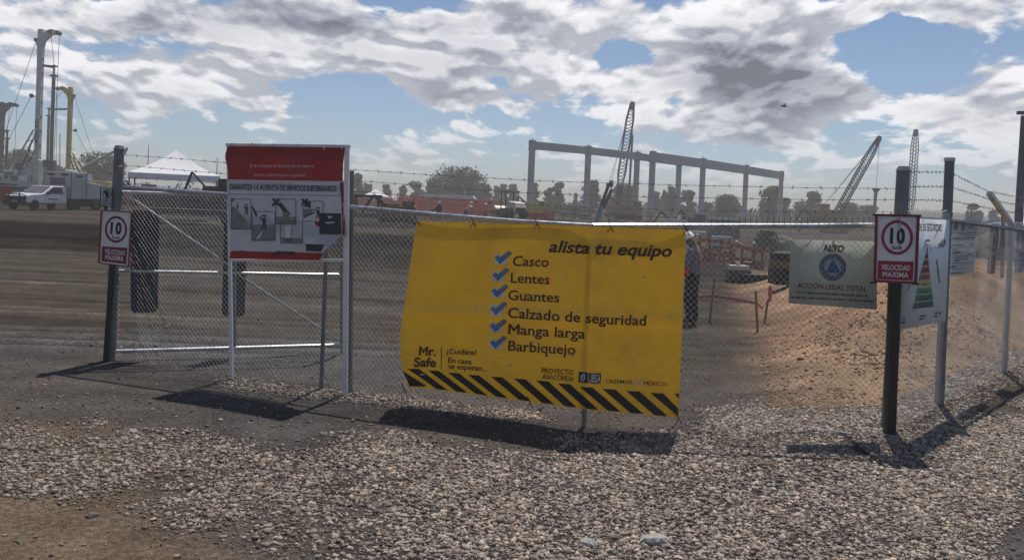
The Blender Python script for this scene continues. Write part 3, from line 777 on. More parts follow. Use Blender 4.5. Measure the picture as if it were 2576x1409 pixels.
def ban_xy(u, v):
    xl, yl = ban_edge(v); xr = 1724.6+(1707.4-1724.6)*v; yr = 578.6+(1050.3-578.6)*v
    sag = 9*math.sin(math.pi*u)*(1-v)*0+(6*math.sin(math.pi*u)*v)
    return xl+(xr-xl)*u, yl+(yr-yl)*u+sag*.6
banner = thing('safety_banner', 'large yellow safety checklist banner with black hazard stripes tied on the gate', 'banner', down(S_front(1365, 1000)))
mb = MB(); NU, NV = 70, 46
for side, off in ((0, 0.0), (1, -.002)):
    vs = [S_ban(*ban_xy(i/NU, j/NV), off) for j in range(NV+1) for i in range(NU+1)]
    mb.add(vs, [(j*(NU+1)+i, j*(NU+1)+i+1, (j+1)*(NU+1)+i+1, (j+1)*(NU+1)+i) for j in range(NV) for i in range(NU)])
    if side == 0 or True: break
mb.build('sheet', yel, banner, sm=True, world_co=True)
E = .009
brown = mat('dark_brown_print', (.045, .018, .012), .5, var=.15)
for (s, p0, p1, cap, b, sl_, sb) in [
    ('alista tu equipo', (1380, 634), (1689, 646), 29, .022, .25, .045), ('Casco', (1290, 669), (1380, 671.5), 24.5, .012, 0.12, .05), ('Lentes', (1283, 711), (1382, 715), 24, .012, .0, .05),
    ('Guantes', (1278, 754.5), (1406, 760), 24, .012, 0, .05), ('Calzado de seguridad', (1277, 798.5), (1625.5, 818), 24.5, .014, 0, .05), ('Manga larga', (1276, 839.5), (1470, 850), 24.5, .012, 0, .05),
    ('Barbiquejo', (1278, 881.5), (1446, 890), 24.5, .012, 0, .05), ('Mr.', (1053, 891.5), (1096, 894.5), 21.5, .028, 0, .05), ('Safe', (1042.6, 919), (1096.5, 922.5), 21.5, .028, 0, .05),
    ('¡Cuidate!', (1123.6, 889.5), (1197.7, 893.5), 13, .016, 0, .03), ('En casa', (1126.6, 912), (1185.6, 916.5), 13, .016, 0, .03), ('te esperan...', (1126.6, 926.5), (1225.7, 934), 13, .016, 0, .03),
    ('PROYECTO', (1361.4, 936.5), (1441, 941), 12.5, .012, 0, .03), ('ANACONDA', (1362.7, 951.5), (1442.4, 956.8), 12, .012, 0, .03)]:
    put_text(S_ban, s, p0, p1, cap, brown, banner, E, b, sl_, sb)
put_text(S_ban, 'UBSA', (1477, 957), (1509.5, 960.5), 20, mat('pale_print', (.55, .53, .50), .5), banner, E+.006, .02)
put_text(S_ban, 'CREEMOS', (1521.7, 962), (1589.8, 964.5), 9.5, mat('green_print', (.03, .06, .03), .5), banner, E, .012)
put_text(S_ban, 'EN', (1595, 965), (1613.5, 966), 9.5, mat('pale_print', (.55, .53, .5)), banner, E, .012)
put_text(S_ban, 'MÉXICO', (1617.7, 967), (1676, 970.5), 9.5, mat('red_print2', (.30, .03, .03)), banner, E, .012)
mb = MB(); put_quad(mb, S_ban, [(1454.5, 932), (1475.5, 933.5), (1475, 960), (1454, 958.5)], E, 2, 2); put_quad(mb, S_ban, [(1475.8, 934.5), (1511, 937), (1510.5, 962.5), (1475.3, 960)], E, 2, 2)
mb.build('logo_block', mat('navy_print', (.02, .018, .028), .5), banner, world_co=True, raw=True)
def u_mark(mb, cx, cy, w_, h_, t_, off, S=S_ban):
    # two interlocked hooks
    put_quad(mb, S, [(cx-w_, cy-h_*.7), (cx-w_+t_, cy-h_*.7), (cx-w_+t_, cy+h_*.6), (cx-w_, cy+h_*.6)], off)
    put_quad(mb, S, [(cx-w_, cy+h_*.6), (cx+w_*.6, cy+h_*.75), (cx+w_*.6, cy+h_), (cx-w_*.6, cy+h_)], off)
    put_quad(mb, S, [(cx+w_-t_, cy-h_*.6), (cx+w_, cy-h_*.6), (cx+w_, cy+h_*.6), (cx+w_-t_, cy+h_*.6)], off)
    put_quad(mb, S, [(cx-w_*.15, cy-h_), (cx+w_*.7, cy-h_), (cx+w_, cy-h_*.6), (cx-w_*.1, cy-h_*.7)], off)
    put_quad(mb, S, [(cx-t_*.5, cy-h_*.7), (cx+t_*.5, cy-h_*.7), (cx+t_*.5, cy+h_*.5), (cx-t_*.5, cy+h_*.5)], off)
mb = MB(); u_mark(mb, 1465, 946, 6, 9, 2.6, E+.006); mb.build('logo_mark', mat('pale_print', (.55, .53, .5)), banner, world_co=True, raw=True)
mb = MB(); put_quad(mb, S_ban, [(1109.3, 872), (1111, 872), (1111, 928), (1109.3, 928)], E, 1, 4); mb.build('divider', brown, banner, world_co=True, raw=True)
# check boxes
boxw = mat('white_print', (.60, .58, .52), .5, var=.06); tick = mat('blue_print', (.10, .19, .36), .5, var=.2, scale=9); tick2 = mat('blue_outline', (.04, .06, .12), .5)
for (cx, cy) in [(1260, 652), (1254, 695), (1252, 736), (1248.6, 780), (1248, 823), (1248, 865)]:
    mb = MB(); put_quad(mb, S_ban, [(cx-15, cy-12), (cx+15, cy-11), (cx+15, cy+13.5), (cx-16, cy+13)], E, 2, 2); bx = mb.build('check_box', boxw, banner, world_co=True, raw=True)
    for (g_, m_, of_) in ((1.6, tick2, E+.0015), (0, tick, E+.003)):
        mb = MB()
        put_poly(mb, S_ban, [(cx-14-g_, cy-3-g_*.5), (cx-7, cy-8-g_), (cx-1, cy-1-g_), (cx-2, cy+11+g_)], of_)
        put_poly(mb, S_ban, [(cx-1-g_*.6, cy-2-g_), (cx+19, cy-19-g_), (cx+26+g_, cy-15), (cx-2, cy+11+g_)], of_+.0003)
        mb.build('check_mark', m_, bx, world_co=True, raw=True).location = Vector(banner.location)*0
# children of a child keep local coordinates of the banner
for o in list(KIDS(banner)):
    for c in KIDS(o):
        c.data.transform(Matrix.Translation(-Vector(banner.location)))
# hazard stripes
def z6(x, y): return (997.4+x*.4308, 537.7+y*.4308)
tops = [(70, 897), (185, 912), (300, 927), (417, 940), (552, 950), (685, 960), (815, 970), (940, 985), (1068, 1003), (1200, 1017), (1340, 1030), (1480, 1043)]
def bot_y(x): return 1003+(x-72)*(1190-1003)/(1648-72)+8*math.sin(math.pi*(x-72)/1576)
mb = MB()
for (x, y) in tops:
    w_ = 60+18*(x/1500); sh = 168
    q = [(x, y), (x+w_, y+4), (x+w_+sh, bot_y(x+w_+sh)-3), (x+sh*.98, bot_y(x+sh)-3)]
    if x == 1480: q = [(x, y), (x+w_, y+4), (1644, 1136), (1645, 1182)]
    put_quad(mb, S_ban, [z6(*a) for a in q], E, 2, 10)
put_quad(mb, S_ban, [z6(*a) for a in [(42, 908), (60, 920), (178, 1006), (82, 1000)]], E, 1, 4)
put_quad(mb, S_ban, [z6(*a) for a in [(1622, 1048), (1650, 1050), (1649, 1080), (1648, 1078)]], E, 1, 1)
mb.build('hazard_stripes', mat('stripe_print', (.022, .018, .014), .5), banner, world_co=True, raw=True)
# torn spots and ties
mb = MB()
for (x, y) in [(470, 545), (1440, 370), (660, 885), (1590, 605), (1385, 840), (830, 570), (1020, 825), (320, 805), (985, 370), (150, 935), (1210, 598)]:
    a = z6(x, y); put_poly(mb, S_ban, [(a[0]-7, a[1]+1), (a[0]+2, a[1]-3), (a[0]+8, a[1]+1), (a[0]+1, a[1]+2)], E+.004)
mb.build('torn_spots', mat('torn_vinyl', (.5, .42, .28), .7), banner, world_co=True, raw=True)
for (x, y) in [(820, 60), (1690, 95), (125, 42), (50, 1015), (780, 1100), (1648, 1195), (1250, 78), (450, 52)]:
    a = z6(x, y); s0 = S_ban(a[0], a[1], .02)
    mb = MB(); mb.path([s0+Vector((-.03, 0, .06)), s0+Vector((.0, -.01, 0)), s0+Vector((.03, -.005, -.05))], .005, 5); mb.path([s0, s0+Vector((-.035, -.01, -.055))], .004, 5)
    mb.build('tie', black, banner, world_co=True)

# ---- poster frame and poster
FR = thing('poster_frame', 'white painted steel frame on two legs in front of the chain link gate', 'frame', down(S_front(730, 970)))
def S_pf(dx, dy, off=0.): return S_front(dx, dy, .09+off)
def frm(name, a, b, w_, h_): 
    pa, pb = S_pf(*a), S_pf(*b)
    return MB().bar(pa, pb, w_, h_, up=(0, 1, 0)).build(name, white_paint, FR, world_co=True)
pr_b = S_pf(868, 992); pl_b = S_pf(583, 962)
MB().bar(Vector((pr_b.x, pr_b.y, T(pr_b.x, pr_b.y)-.05)), S_pf(873, 369), .05, .05, up=(0, 1, 0)).build('leg', white_paint, FR, world_co=True)
MB().bar(Vector((pl_b.x, pl_b.y, T(pl_b.x, pl_b.y)-.05)), S_pf(575, 367), .036, .04, up=(0, 1, 0)).build('leg', white_paint, FR, world_co=True)
frm('top_bar', (571, 365), (879, 369), .03, .045); frm('lower_bar', (583, 655), (868, 655), .03, .03); frm('middle_bar', (578, 455), (871, 458), .02, .02)
def S_po(dx, dy, off=0.):
    v = (dy-366)/285; u = (dx-566)/300
    curl = .10*math.exp(-((u-1)/.16)**2-((v-.93)/.14)**2)
    return S_front(dx, dy, .122+off+.012*math.sin(7*v+2)*(1-u)+.006*math.sin(9*u+3*v)+curl)
poster = thing('safety_poster', 'weathered red and white excavation safety poster curling at its lower right corner', 'poster', down(S_front(715, 970)))
def poA(x, y): return (555.1+x*.22165, 355.6+y*.22165)
def rows(pL, pR, nu=24, sub=6, off=0., name='panel', m=None):
    vs = []; L_ = []
    for k in range(len(pL)-1):
        for s_ in range(sub): t = s_/sub; L_.append((Vector(pL[k]).lerp(Vector(pL[k+1]), t), Vector(pR[k]).lerp(Vector(pR[k+1]), t)))
    L_.append((Vector(pL[-1]), Vector(pR[-1])))
    for a, b in L_:
        for i in range(nu+1): p = a.lerp(b, i/nu); vs.append(S_po(*poA(p.x, p.y), off))
    n_ = len(L_)-1
    mb = MB(); mb.add(vs, [(j*(nu+1)+i, j*(nu+1)+i+1, (j+1)*(nu+1)+i+1, (j+1)*(nu+1)+i) for j in range(n_) for i in range(nu)])
    return mb.build(name, m, poster, sm=True, world_co=True)
redv = mat('red_vinyl', (.24, .014, .018), .5, var=.12, scale=3, dirt=(.2, .05, .05), dirt_amt=.4, trans=.12, bump=.2, bscale=10); greyv = mat('pale_vinyl', (.38, .40, .44), .5, var=.05, dirt=(.30, .31, .33), dirt_amt=.6, trans=.12, bump=.2, bscale=10)
rows([(82, 55), (52, 150), (52, 200), (80, 310), (88, 440)], [(1410, 75), (1400, 180), (1392, 250), (1388, 350), (1385, 462)], name='red_header', m=redv)
rows([(88, 440), (82, 600), (95, 900), (108, 1100), (108, 1240)], [(1385, 462), (1372, 700), (1385, 900), (1385, 1060), (1160, 1262)], name='white_field', m=greyv)
rows([(110, 1246), (106, 1290), (100, 1330)], [(1160, 1272), (1145, 1310), (1115, 1350)], name='red_footer', m=redv)
rows([(1360, 470), (1368, 700), (1380, 900), (1378, 1060)], [(1398, 466), (1398, 700), (1412, 900), (1410, 1085)], nu=2, name='red_edge', m=redv, off=.003)
E2 = .006
def pq(name, m, quads, off=E2, nu=3, nv=3):
    mb = MB()
    if name in ('pictogram', 'cross_mark', 'picture', 'rule') and len(quads) > 1:
        for q in quads: pq(name, m, [q], off, nu, nv)
        return
    for q in quads: put_quad(mb, S_po, [poA(*a) for a in q], off, nu, nv)
    return mb.build(name, m, poster, world_co=True, raw=True)
ink = mat('poster_ink', (.035, .038, .05), .5, var=.3, scale=12); pw = mat('poster_white', (.52, .53, .56), .5); pg = mat('poster_grey', (.17, .175, .165), .5, var=.3, scale=20); pdk = mat('poster_dark', (.028, .027, .04), .5, var=.4, scale=20); pol = mat('poster_olive', (.19, .19, .07), .5)
pq('rule', pw, [[(92, 437), (1380, 457), (1380, 466), (92, 446)]], nu=12, nv=1)
pq('rule', ink, [[(100, 598), (1355, 617), (1355, 622), (100, 603)], [(1353, 475), (1358, 475), (1358, 620), (1353, 620)]], nu=8, nv=1)
put_text(S_po, 'GARANTIZA LA AUSENCIA DE SERVICIOS SUBTERRÁNEOS.', poA(105, 551), poA(1318, 573), 14, ink, poster, E2, .02)
pinkp = mat('pink_print', (.55, .36, .37), .5)
put_text(S_po, 'En el movimiento de tierras, lo que nos mueve es', poA(330, 296), poA(1060, 300), 8.6, pinkp, poster, E2, .012, .25)
put_text(S_po, 'nuestro compromiso por tu seguridad...', poA(380, 399), poA(975, 402), 8.6, pinkp, poster, E2, .012, .25)
def frame_(x0, y0, x1, y1, t_=6): return [[(x0, y0), (x1, y0), (x1, y0+t_), (x0, y0+t_)], [(x0, y1-t_), (x1, y1-t_), (x1, y1), (x0, y1)], [(x0, y0), (x0+t_, y0), (x0+t_, y1), (x0, y1)], [(x1-t_, y0), (x1, y0), (x1, y1), (x1-t_, y1)]]
pq('picture', pg, [[(118, 760), (150, 740), (340, 960), (345, 1000)], [(118, 760), (240, 860), (345, 1000), (118, 1000)], [(345, 945), (615, 950), (622, 1130), (350, 1130)], [(628, 855), (858, 860), (858, 940), (628, 940)], [(690, 1090), (930, 1100), (930, 1158), (690, 1158)], [(935, 770), (1060, 770), (1000, 840), (940, 850)]])
pq('picture', pdk, [[(1120, 815), (1365, 818), (1365, 1060), (1120, 1055)], [(962, 1166), (1180, 1172), (1140, 1250), (970, 1246)], [(635, 1246), (840, 1252), (838, 1285), (560, 1290)]])
pq('picture_frame', ink, sum([frame_(*q) for q in [(120, 655, 345, 1000), (350, 795, 618, 1130), (622, 655, 855, 942), (675, 908, 930, 1160), (930, 678, 1165, 912)]], []), nu=1, nv=1, off=E2+.002)
def xm(cx, cy, s):
    return [[(cx-s, cy-s*.6), (cx-s*.6, cy-s), (cx+s, cy+s*.6), (cx+s*.6, cy+s)], [(cx+s*.6, cy-s), (cx+s, cy-s*.6), (cx-s*.6, cy+s), (cx-s, cy+s*.6)]]
pq('cross_mark', ink, xm(628, 692, 50)+xm(952, 688, 42)+xm(132, 668, 22), nu=1, nv=1, off=E2+.004)
# little figures in the pictures: hat, body, limbs
fig = []
for (cx, cy, s) in [(292, 760, 38), (492, 900, 52), (1105, 800, 42), (770, 1040, 50)]:
    fig += [[(cx-s*.4, cy-s*1.2), (cx+s*.4, cy-s*1.2), (cx+s*.5, cy-s*.8), (cx-s*.5, cy-s*.8)], [(cx-s*.45, cy-s*.4), (cx+s*.4, cy-s*.5), (cx+s*.35, cy+s*.8), (cx-s*.3, cy+s*.8)],
            [(cx-s*1.1, cy-s*.6), (cx-s*.9, cy-s*.8), (cx, cy), (cx-s*.2, cy+s*.2)], [(cx-s*.3, cy+s*.8), (cx, cy+s*.8), (cx-s*.4, cy+s*2), (cx-s*.7, cy+s*1.9)], [(cx+s*.05, cy+s*.8), (cx+s*.35, cy+s*.8), (cx+s*.5, cy+s*2), (cx+s*.2, cy+s*2)]]
fig += [[(650, 720), (680, 690), (790, 830), (750, 850)], [(345, 745), (360, 735), (415, 830), (400, 860)], [(940, 850), (1060, 800), (1065, 815), (945, 870)], [(180, 690), (190, 690), (200, 770), (185, 770)], [(950, 680), (1020, 690), (1020, 760), (950, 740)]]
pq('pictogram', ink, fig, nu=1, nv=1, off=E2+.003)
pq('pictogram', pol, [[(700, 810), (770, 800), (760, 870), (710, 870)]], nu=1, nv=1, off=E2+.004)
pq('pictogram', pw, [[(400, 1120), (430, 1070), (480, 1010), (450, 1090)], [(720, 960), (800, 950), (790, 1100), (740, 1100)], [(1210, 850), (1270, 850), (1255, 875), (1225, 875)], [(1180, 920), (1300, 915), (1280, 930), (1200, 935)]], nu=1, nv=1, off=E2+.004)
pq('pictogram', redv, [[(1060, 920), (1120, 905), (1120, 965), (1085, 960)]], nu=1, nv=1, off=E2+.004)
for (x, y) in [(120, 52), (350, 50), (590, 60), (870, 62), (1375, 95), (1385, 735), (1412, 1055), (1170, 105)]:
    p = S_po(*poA(x, y), .012); MB().tube(p, p+Vector((.01, -.004, .03)), .008, n=6).build('tie', galv, poster, world_co=True)

# ---- speed limit signs
def speed_sign(S, corners, bx, ring, t10, tk, redbox, tv, tm, post, lab, mring, mbox, fw, m_post, postw):
    base = post[0]; t = thing('speed_limit_sign', lab, 'road sign', base)
    slab_panel(S, corners, .004, whitep, t)
    mb = MB()
    c = [S(*q) for q in corners]
    for a, b in zip(c, c[1:]+c[:1]): mb.bar(a+Vector((0, -.008, 0)), b+Vector((0, -.008, 0)), fw, .02, up=(0, 1, 0))
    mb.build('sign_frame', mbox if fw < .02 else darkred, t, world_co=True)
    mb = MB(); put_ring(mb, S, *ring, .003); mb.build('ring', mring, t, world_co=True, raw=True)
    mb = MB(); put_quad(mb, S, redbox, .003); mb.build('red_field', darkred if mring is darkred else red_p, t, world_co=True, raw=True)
    put_text(S, '10', *t10, blackp, t, .004, .05, spacing=1.2); put_text(S, 'Km/h', *tk, blackp, t, .004, .02)
    put_text(S, 'VELOCIDAD', *tv, whitep, t, .006, .022, spacing=1.06); put_text(S, 'MAXIMA', *tm, whitep, t, .006, .022, spacing=1.06)
    MB().bar(post[0]-Vector((0, 0, .06)), post[1], postw, postw, up=(0, 1, 0)).build('post', m_post, t, world_co=True)
    return t
SLY = LP.y-.16
def S_sl(dx, dy, off=0.):
    n_ = Vector((.35, -.94, 0)).normalized(); o = Vector((0, 0, EYE)); c0 = PY(290, 600, SLY)
    d = ray(dx, dy); return o+d*((c0+n_*off-o).dot(n_)/d.dot(n_))
b_ = G(268, 908, 0); b_.y = SLY+.05
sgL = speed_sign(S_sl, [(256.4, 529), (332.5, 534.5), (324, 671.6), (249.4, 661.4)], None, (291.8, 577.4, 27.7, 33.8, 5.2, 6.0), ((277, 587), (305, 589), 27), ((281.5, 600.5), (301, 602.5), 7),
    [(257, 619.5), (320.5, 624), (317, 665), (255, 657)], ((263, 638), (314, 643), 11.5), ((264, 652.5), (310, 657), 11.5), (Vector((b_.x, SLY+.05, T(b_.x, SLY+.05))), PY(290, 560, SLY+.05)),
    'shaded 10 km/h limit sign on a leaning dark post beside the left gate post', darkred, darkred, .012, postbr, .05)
SRY = RP.y-.16
def S_sr(dx, dy, off=0.):
    n_ = Vector((-.10, -.995, 0)).normalized(); o = Vector((0, 0, EYE)); c0 = PY(2255, 620, SRY)
    d = ray(dx, dy); return o+d*((c0+n_*off-o).dot(n_)/d.dot(n_))
b_ = PY(2238, 1093, SRY+.05)
sgR = speed_sign(S_sr, [(2204, 541), (2309.5, 543.5), (2302.5, 711.5), (2199.8, 707)], None, (2257, 597.8, 40, 43.8, 7.4, 7.6), ((2238.5, 611), (2276, 612.5), 35), ((2245, 627), (2268.7, 628), 9),
    [(2209, 655.7), (2298.5, 658.6), (2296, 706), (2207.5, 702.5)], ((2217, 678), (2289.4, 681), 12.5), ((2220, 696), (2285, 699), 12.5), (Vector((b_.x, SRY+.05, T(b_.x, SRY+.05)-.02)), PY(2256, 600, SRY+.05)),
    'bright 10 km/h limit sign on dark square post at the right gate corner', red_p, red_p, .022, postbr, .085)
for q in ((2204, 541), (2309, 543), (2198, 711), (2303, 714)):
    p = S_sr(*q, .01); MB().tube(p-Vector((.03, 0, 0)), p+Vector((.03, 0, 0)), .012, n=6).build('tie', black, sgR, world_co=True)
# ---- small no hand sign on the left post
HY = LP.y-.10
def S_hs(dx, dy, off=0.): p = PY(dx, dy, HY-off); return p
hs = thing('no_entry_sign', 'small square sign with a struck out hand on the left gate post', 'sign', PY(268, 522, HY))
slab_panel(S_hs, [(253.5, 473), (283, 475), (281, 521), (252, 517)], .004, mat('pale_sheet', (.42, .43, .45), .5), hs)
mb = MB(); c = [S_hs(*q) for q in [(253.5, 473), (283, 475), (281, 521), (252, 517)]]
for a, b in zip(c, c[1:]+c[:1]): mb.bar(a, b, .007, .012, up=(0, 1, 0))
mb.build('edge', black, hs, world_co=True)
mb = MB(); put_ring(mb, S_hs, 269, 489, 11.3, 11.5, 1.6, 1.6, .004); put_quad(mb, S_hs, [(260.5, 482), (262, 480.5), (277.5, 496), (276, 497.5)], .006)
put_quad(mb, S_hs, [(265, 489), (273, 489), (271.5, 498), (267, 498)], .003)
for k, (x0, x1, y0) in enumerate([(262.5, 266, 483), (265, 267.5, 480.5), (268, 269.5, 480), (270.5, 271.5, 481), (275.5, 272.6, 484)]):
    put_quad(mb, S_hs, [(x0-1, y0), (x0+1, y0), (x1+1.1, 490), (x1-1.1, 490)], .0032+k*.0003)
mb.build('hand_symbol', blackp, hs, world_co=True, raw=True)
mb = MB()
for k in range(4): put_quad(mb, S_hs, [(256, 505+k*3), (279-3*(k % 2), 506.3+k*3), (279-3*(k % 2), 507.4+k*3), (256, 506.1+k*3)], .004)
put_quad(mb, S_hs, [(253, 501.5), (282, 503), (282, 504), (253, 502.5)], .004)
mb.build('small_print', blackp, hs, world_co=True, raw=True)
MB().bar(PY(266, 512, HY+.03), PY(266, 528, HY+.03), .04, .02).build('bracket', black, hs, world_co=True)

# ---- ALTO sign behind the mesh
def S_al(dx, dy, off=0.): return S_right(dx, dy, -.075+off)
al = thing('stop_sign_board', 'grey green board reading ALTO with a blue triangle, hung behind the gate mesh', 'sign', down(S_right(2095, 900)))
slab_panel(S_al, [(1988.4, 603), (2205, 608), (2206, 779), (1983.5, 763)], .004, mat('grey_green_board', (.52, .54, .49), .5, var=.06, dirt=(.42, .44, .40), dirt_amt=.5, trans=.38), al, nu=2, nv=2)
redd = mat('dull_red_print', (.16, .02, .02), .5)
put_text(S_al, 'ALTO', (2069.7, 632), (2123.4, 634), 15.5, redd, al, .004, .055)
put_text(S_al, 'ACCIÓN LEGAL TOTAL', (2005.7, 723.5), (2180.5, 733.5), 12, redd, al, .004, .022)
put_text(S_al, 'Como quien sea sorprendido realizando actos de', (2004, 737.5), (2184, 747.5), 6.4, blackp, al, .004, .03)
put_text(S_al, 'vandalismo, robo o daños en el interior de esta propiedad', (1988, 750), (2199, 760.5), 6.4, blackp, al, .004, .03)
mb = MB(); put_ring(mb, S_al, 2095, 672.5, 33.5, 33.5, 11, 11, .004); mb.build('ring', mat('slate_print', (.10, .13, .17), .5), al, world_co=True, raw=True)
mb = MB(); put_ring(mb, S_al, 2095, 672.5, 34, 34, 1.2, 1.2, .005); put_ring(mb, S_al, 2095, 672.5, 23, 23, 1.2, 1.2, .005); mb.build('outline', mat('blue_outline', (.04, .06, .12)), al, world_co=True, raw=True)
mb = MB(); put_disc(mb, S_al, 2095, 672.5, 22, 22, .003); mb.build('disc', mat('pale_disc', (.30, .35, .36), .5), al, world_co=True, raw=True)
mb = MB(); put_poly(mb, S_al, [(2095.6, 651.5), (2114, 686.5), (2077, 686.5)], .006); mb.build('triangle', mat('blue_triangle', (.03, .08, .27), .5), al, world_co=True, raw=True)

# ---- pyramid poster on the side fence
def z5(x, y): return (1951.5+x*.2463, 503+y*.2463)
def S_py(dx, dy, off=0.):
    return on_plane(dx, dy, RP, P3, .05+off)
py = thing('pyramid_poster', 'white poster with a pyramid coloured from red to green on the side fence', 'poster', down(S_side(2320, 1040)))
slab_panel(S_py, [(2263, 548), (2390, 554), (2378.8, 808), (2259, 831)], .003, mat('white_poster', (.55, .58, .62), .5, var=.05, dirt=(.42, .44, .46), dirt_amt=.5), py, nu=2, nv=2)
put_text(S_py, 'PIRÁMIDE DE SEGURIDAD', (2289, 579.5), (2369.7, 582.5), 17, mat('grey_ink', (.06, .06, .07)), py, .004, .02)
ys_ = [(480, 533), (543, 601), (612, 675), (683, 752), (760, 822), (832, 892), (905, 968), (978, 1042), (1054, 1117)]
lx = [(480, 1550), (540, 1540), (601, 1520), (675, 1500), (752, 1478), (822, 1462), (892, 1446), (968, 1434), (1042, 1422), (1117, 1392)]
rx_ = [(480, 1552), (533, 1555), (601, 1560), (675, 1566), (752, 1574), (822, 1581), (892, 1589), (968, 1600), (1042, 1607), (1085, 1611), (1117, 1613)]
def ip(t_, y): 
    for (a, xa), (b, xb) in zip(t_[:-1], t_[1:]):
        if a <= y <= b: return xa+(xb-xa)*(y-a)/(b-a)
    return t_[-1][1]
cols_ = [(.03, .03, .035), (.10, .012, .02), (.22, .02, .03), (.26, .025, .03), (.28, .06, .04), (.33, .34, .06), (.05, .19, .07), (.02, .11, .06), (.015, .07, .05)]
for k, ((y0, y1), cc) in enumerate(zip(ys_, cols_)):
    mb = MB(); sk = -.11*(1)  # bands slope up to the right on the far side
    xl0, xl1, xr0, xr1 = ip(lx, y0), ip(lx, y1), ip(rx_, y0), ip(rx_, y1)
    put_quad(mb, S_py, [z5(xl0, y0), z5(xr0, y0-(xr0-xl0)*.06*k/4), z5(xr1, y1-(xr1-xl1)*.12*(k/8)), z5(xl1, y1)], .004)
    mb.build('pyramid_band', mat('band_%d' % k, cc, .5), py, world_co=True, raw=True)
    if k > 1:
        mb = MB(); ym = (y0+y1)/2; xm_ = (ip(lx, ym)+ip(rx_, ym))/2; hw = 14+4*k*.8; put_quad(mb, S_py, [z5(xm_-hw, ym-3), z5(xm_+hw, ym-6), z5(xm_+hw, ym+5), z5(xm_-hw, ym+8)], .006); mb.build('small_print', mat('band_ink', (.03, .02, .02)), py, world_co=True, raw=True)
mb = MB()
for (x, y, w_, h_) in [(1535, 408, 38, 18), (1295, 1210, 30, 14), (1280, 1245, 45, 16), (1475, 1180, 40, 14), (1460, 1210, 50, 16), (1630, 1150, 30, 14), (1620, 1180, 34, 14), (1525, 1170, 8, 40), (1672, 1145, 14, 30), (1500, 490, 6, 6), (1585, 500, 6, 6)]:
    put_quad(mb, S_py, [z5(x, y), z5(x+w_, y-2), z5(x+w_, y+h_-2), z5(x, y+h_)], .004)
mb.build('small_print', mat('grey_ink', (.06, .06, .07)), py, world_co=True, raw=True)
def strokes(S, pl, w_, off, m, parent, name):
    mb = MB()
    for pts in pl:
        for i, (a, b) in enumerate(zip(pts[:-1], pts[1:])):
            a = Vector(a); b = Vector(b); n_ = Vector((b.y-a.y, a.x-b.x)).normalized()*w_; o_ = off+.0003*(i % 3)
            put_quad(mb, S, [a-n_, b-n_, b+n_, a+n_], o_)
    return mb.build(name, m, parent, world_co=True, raw=True)
strokes(S_py, [[z5(1690, 440), z5(1668, 452), z5(1686, 468), z5(1663, 486)], [z5(1700, 405), z5(1696, 470), z5(1712, 462), z5(1708, 485)], [z5(1712, 425), z5(1738, 415)], [z5(1728, 395), z5(1722, 460), z5(1738, 440)], [z5(1645, 612), z5(1658, 700), z5(1664, 760), z5(1678, 850)], [z5(1652, 730), z5(1668, 720)], [z5(1372, 860), z5(1350, 920)]], 1.0, .005, blackp, py, 'handwriting')

# ---- sheets further along the side fence
def S_f(dx, dy, off=0.): return on_plane(dx, dy, RP, P3, -.045+off)
def z9(x, y): return (2298.5+x*.23384, 451+y*.23384)
sh = thing('notice_sheet', 'white printed permit notice with ruled lines on the side fence by the pyramid poster', 'notice', down(S_side(2420, 1000)))
slab_panel(S_f, [z9(400, 440), z9(690, 440), z9(650, 1000), z9(375, 1055)], .003, mat('white_poster', (.55, .58, .62)), sh)
gi = mat('grey_ink', (.06, .06, .07))
mb = MB()
for (y, x0, x1, h) in [(578, 405, 675, 7), (600, 480, 672, 5), (628, 420, 662, 20), (655, 402, 665, 6), (705, 415, 540, 16), (700, 610, 650, 14), (680, 610, 640, 10), (735, 400, 655, 6), (755, 415, 470, 10), (785, 415, 505, 18), (800, 590, 635, 12), (825, 395, 650, 5), (845, 440, 580, 6), (862, 440, 580, 6), (875, 440, 500, 12), (900, 390, 640, 7), (935, 395, 455, 18), (965, 385, 560, 5), (1005, 390, 515, 14), (1000, 535, 550, 10), (515, 595, 635, 18)]:
    put_quad(mb, S_f, [z9(x0, y), z9(x1, y-6), z9(x1, y-6+h), z9(x0, y+h)], .004)
put_quad(mb, S_f, [z9(440, 455), z9(475, 445), z9(472, 540), z9(436, 545)], .004); put_quad(mb, S_f, [z9(530, 455), z9(552, 452), z9(545, 545), z9(520, 545)], .004); put_quad(mb, S_f, [z9(550, 460), z9(680, 458), z9(680, 470), z9(550, 472)], .004)
mb.build('small_print', gi, sh, world_co=True, raw=True)
ns = thing('no_smoking_sign', 'narrow prohibition sign with black ring above a dull red panel on the side fence', 'sign', down(S_side(2497, 965)))
slab_panel(S_f, [z9(828, 480), z9(925, 478), z9(870, 1020), z9(785, 1025)], .003, mat('pink_grey_sheet', (.40, .34, .35), .5), ns)
mb = MB(); put_ring(mb, S_f, *z9(868, 642), 10, 31.5, 2.2, 3.2, .004); put_quad(mb, S_f, [z9(842, 585), z9(850, 575), z9(893, 695), z9(886, 705)], .006)
put_quad(mb, S_f, [z9(858, 600), z9(868, 598), z9(866, 720), z9(856, 722)], .003); mb.build('ring', blackp, ns, world_co=True, raw=True)
mb = MB(); put_quad(mb, S_f, [z9(800, 830), z9(886, 822), z9(870, 1005), z9(790, 1010)], .004); mb.build('red_field', redd, ns, world_co=True, raw=True)
mb = MB()
for y in (862, 900, 940, 975): put_quad(mb, S_f, [z9(815, y), z9(865, y-4), z9(862, y+12), z9(812, y+16)], .006)
mb.build('small_print', mat('pink_grey_sheet', (.40, .34, .35)), ns, world_co=True, raw=True)
bs_ = thing('blue_sign', 'blue oval safety sign at the right edge behind the side fence mesh', 'sign', down(S_side(2566, 930)))
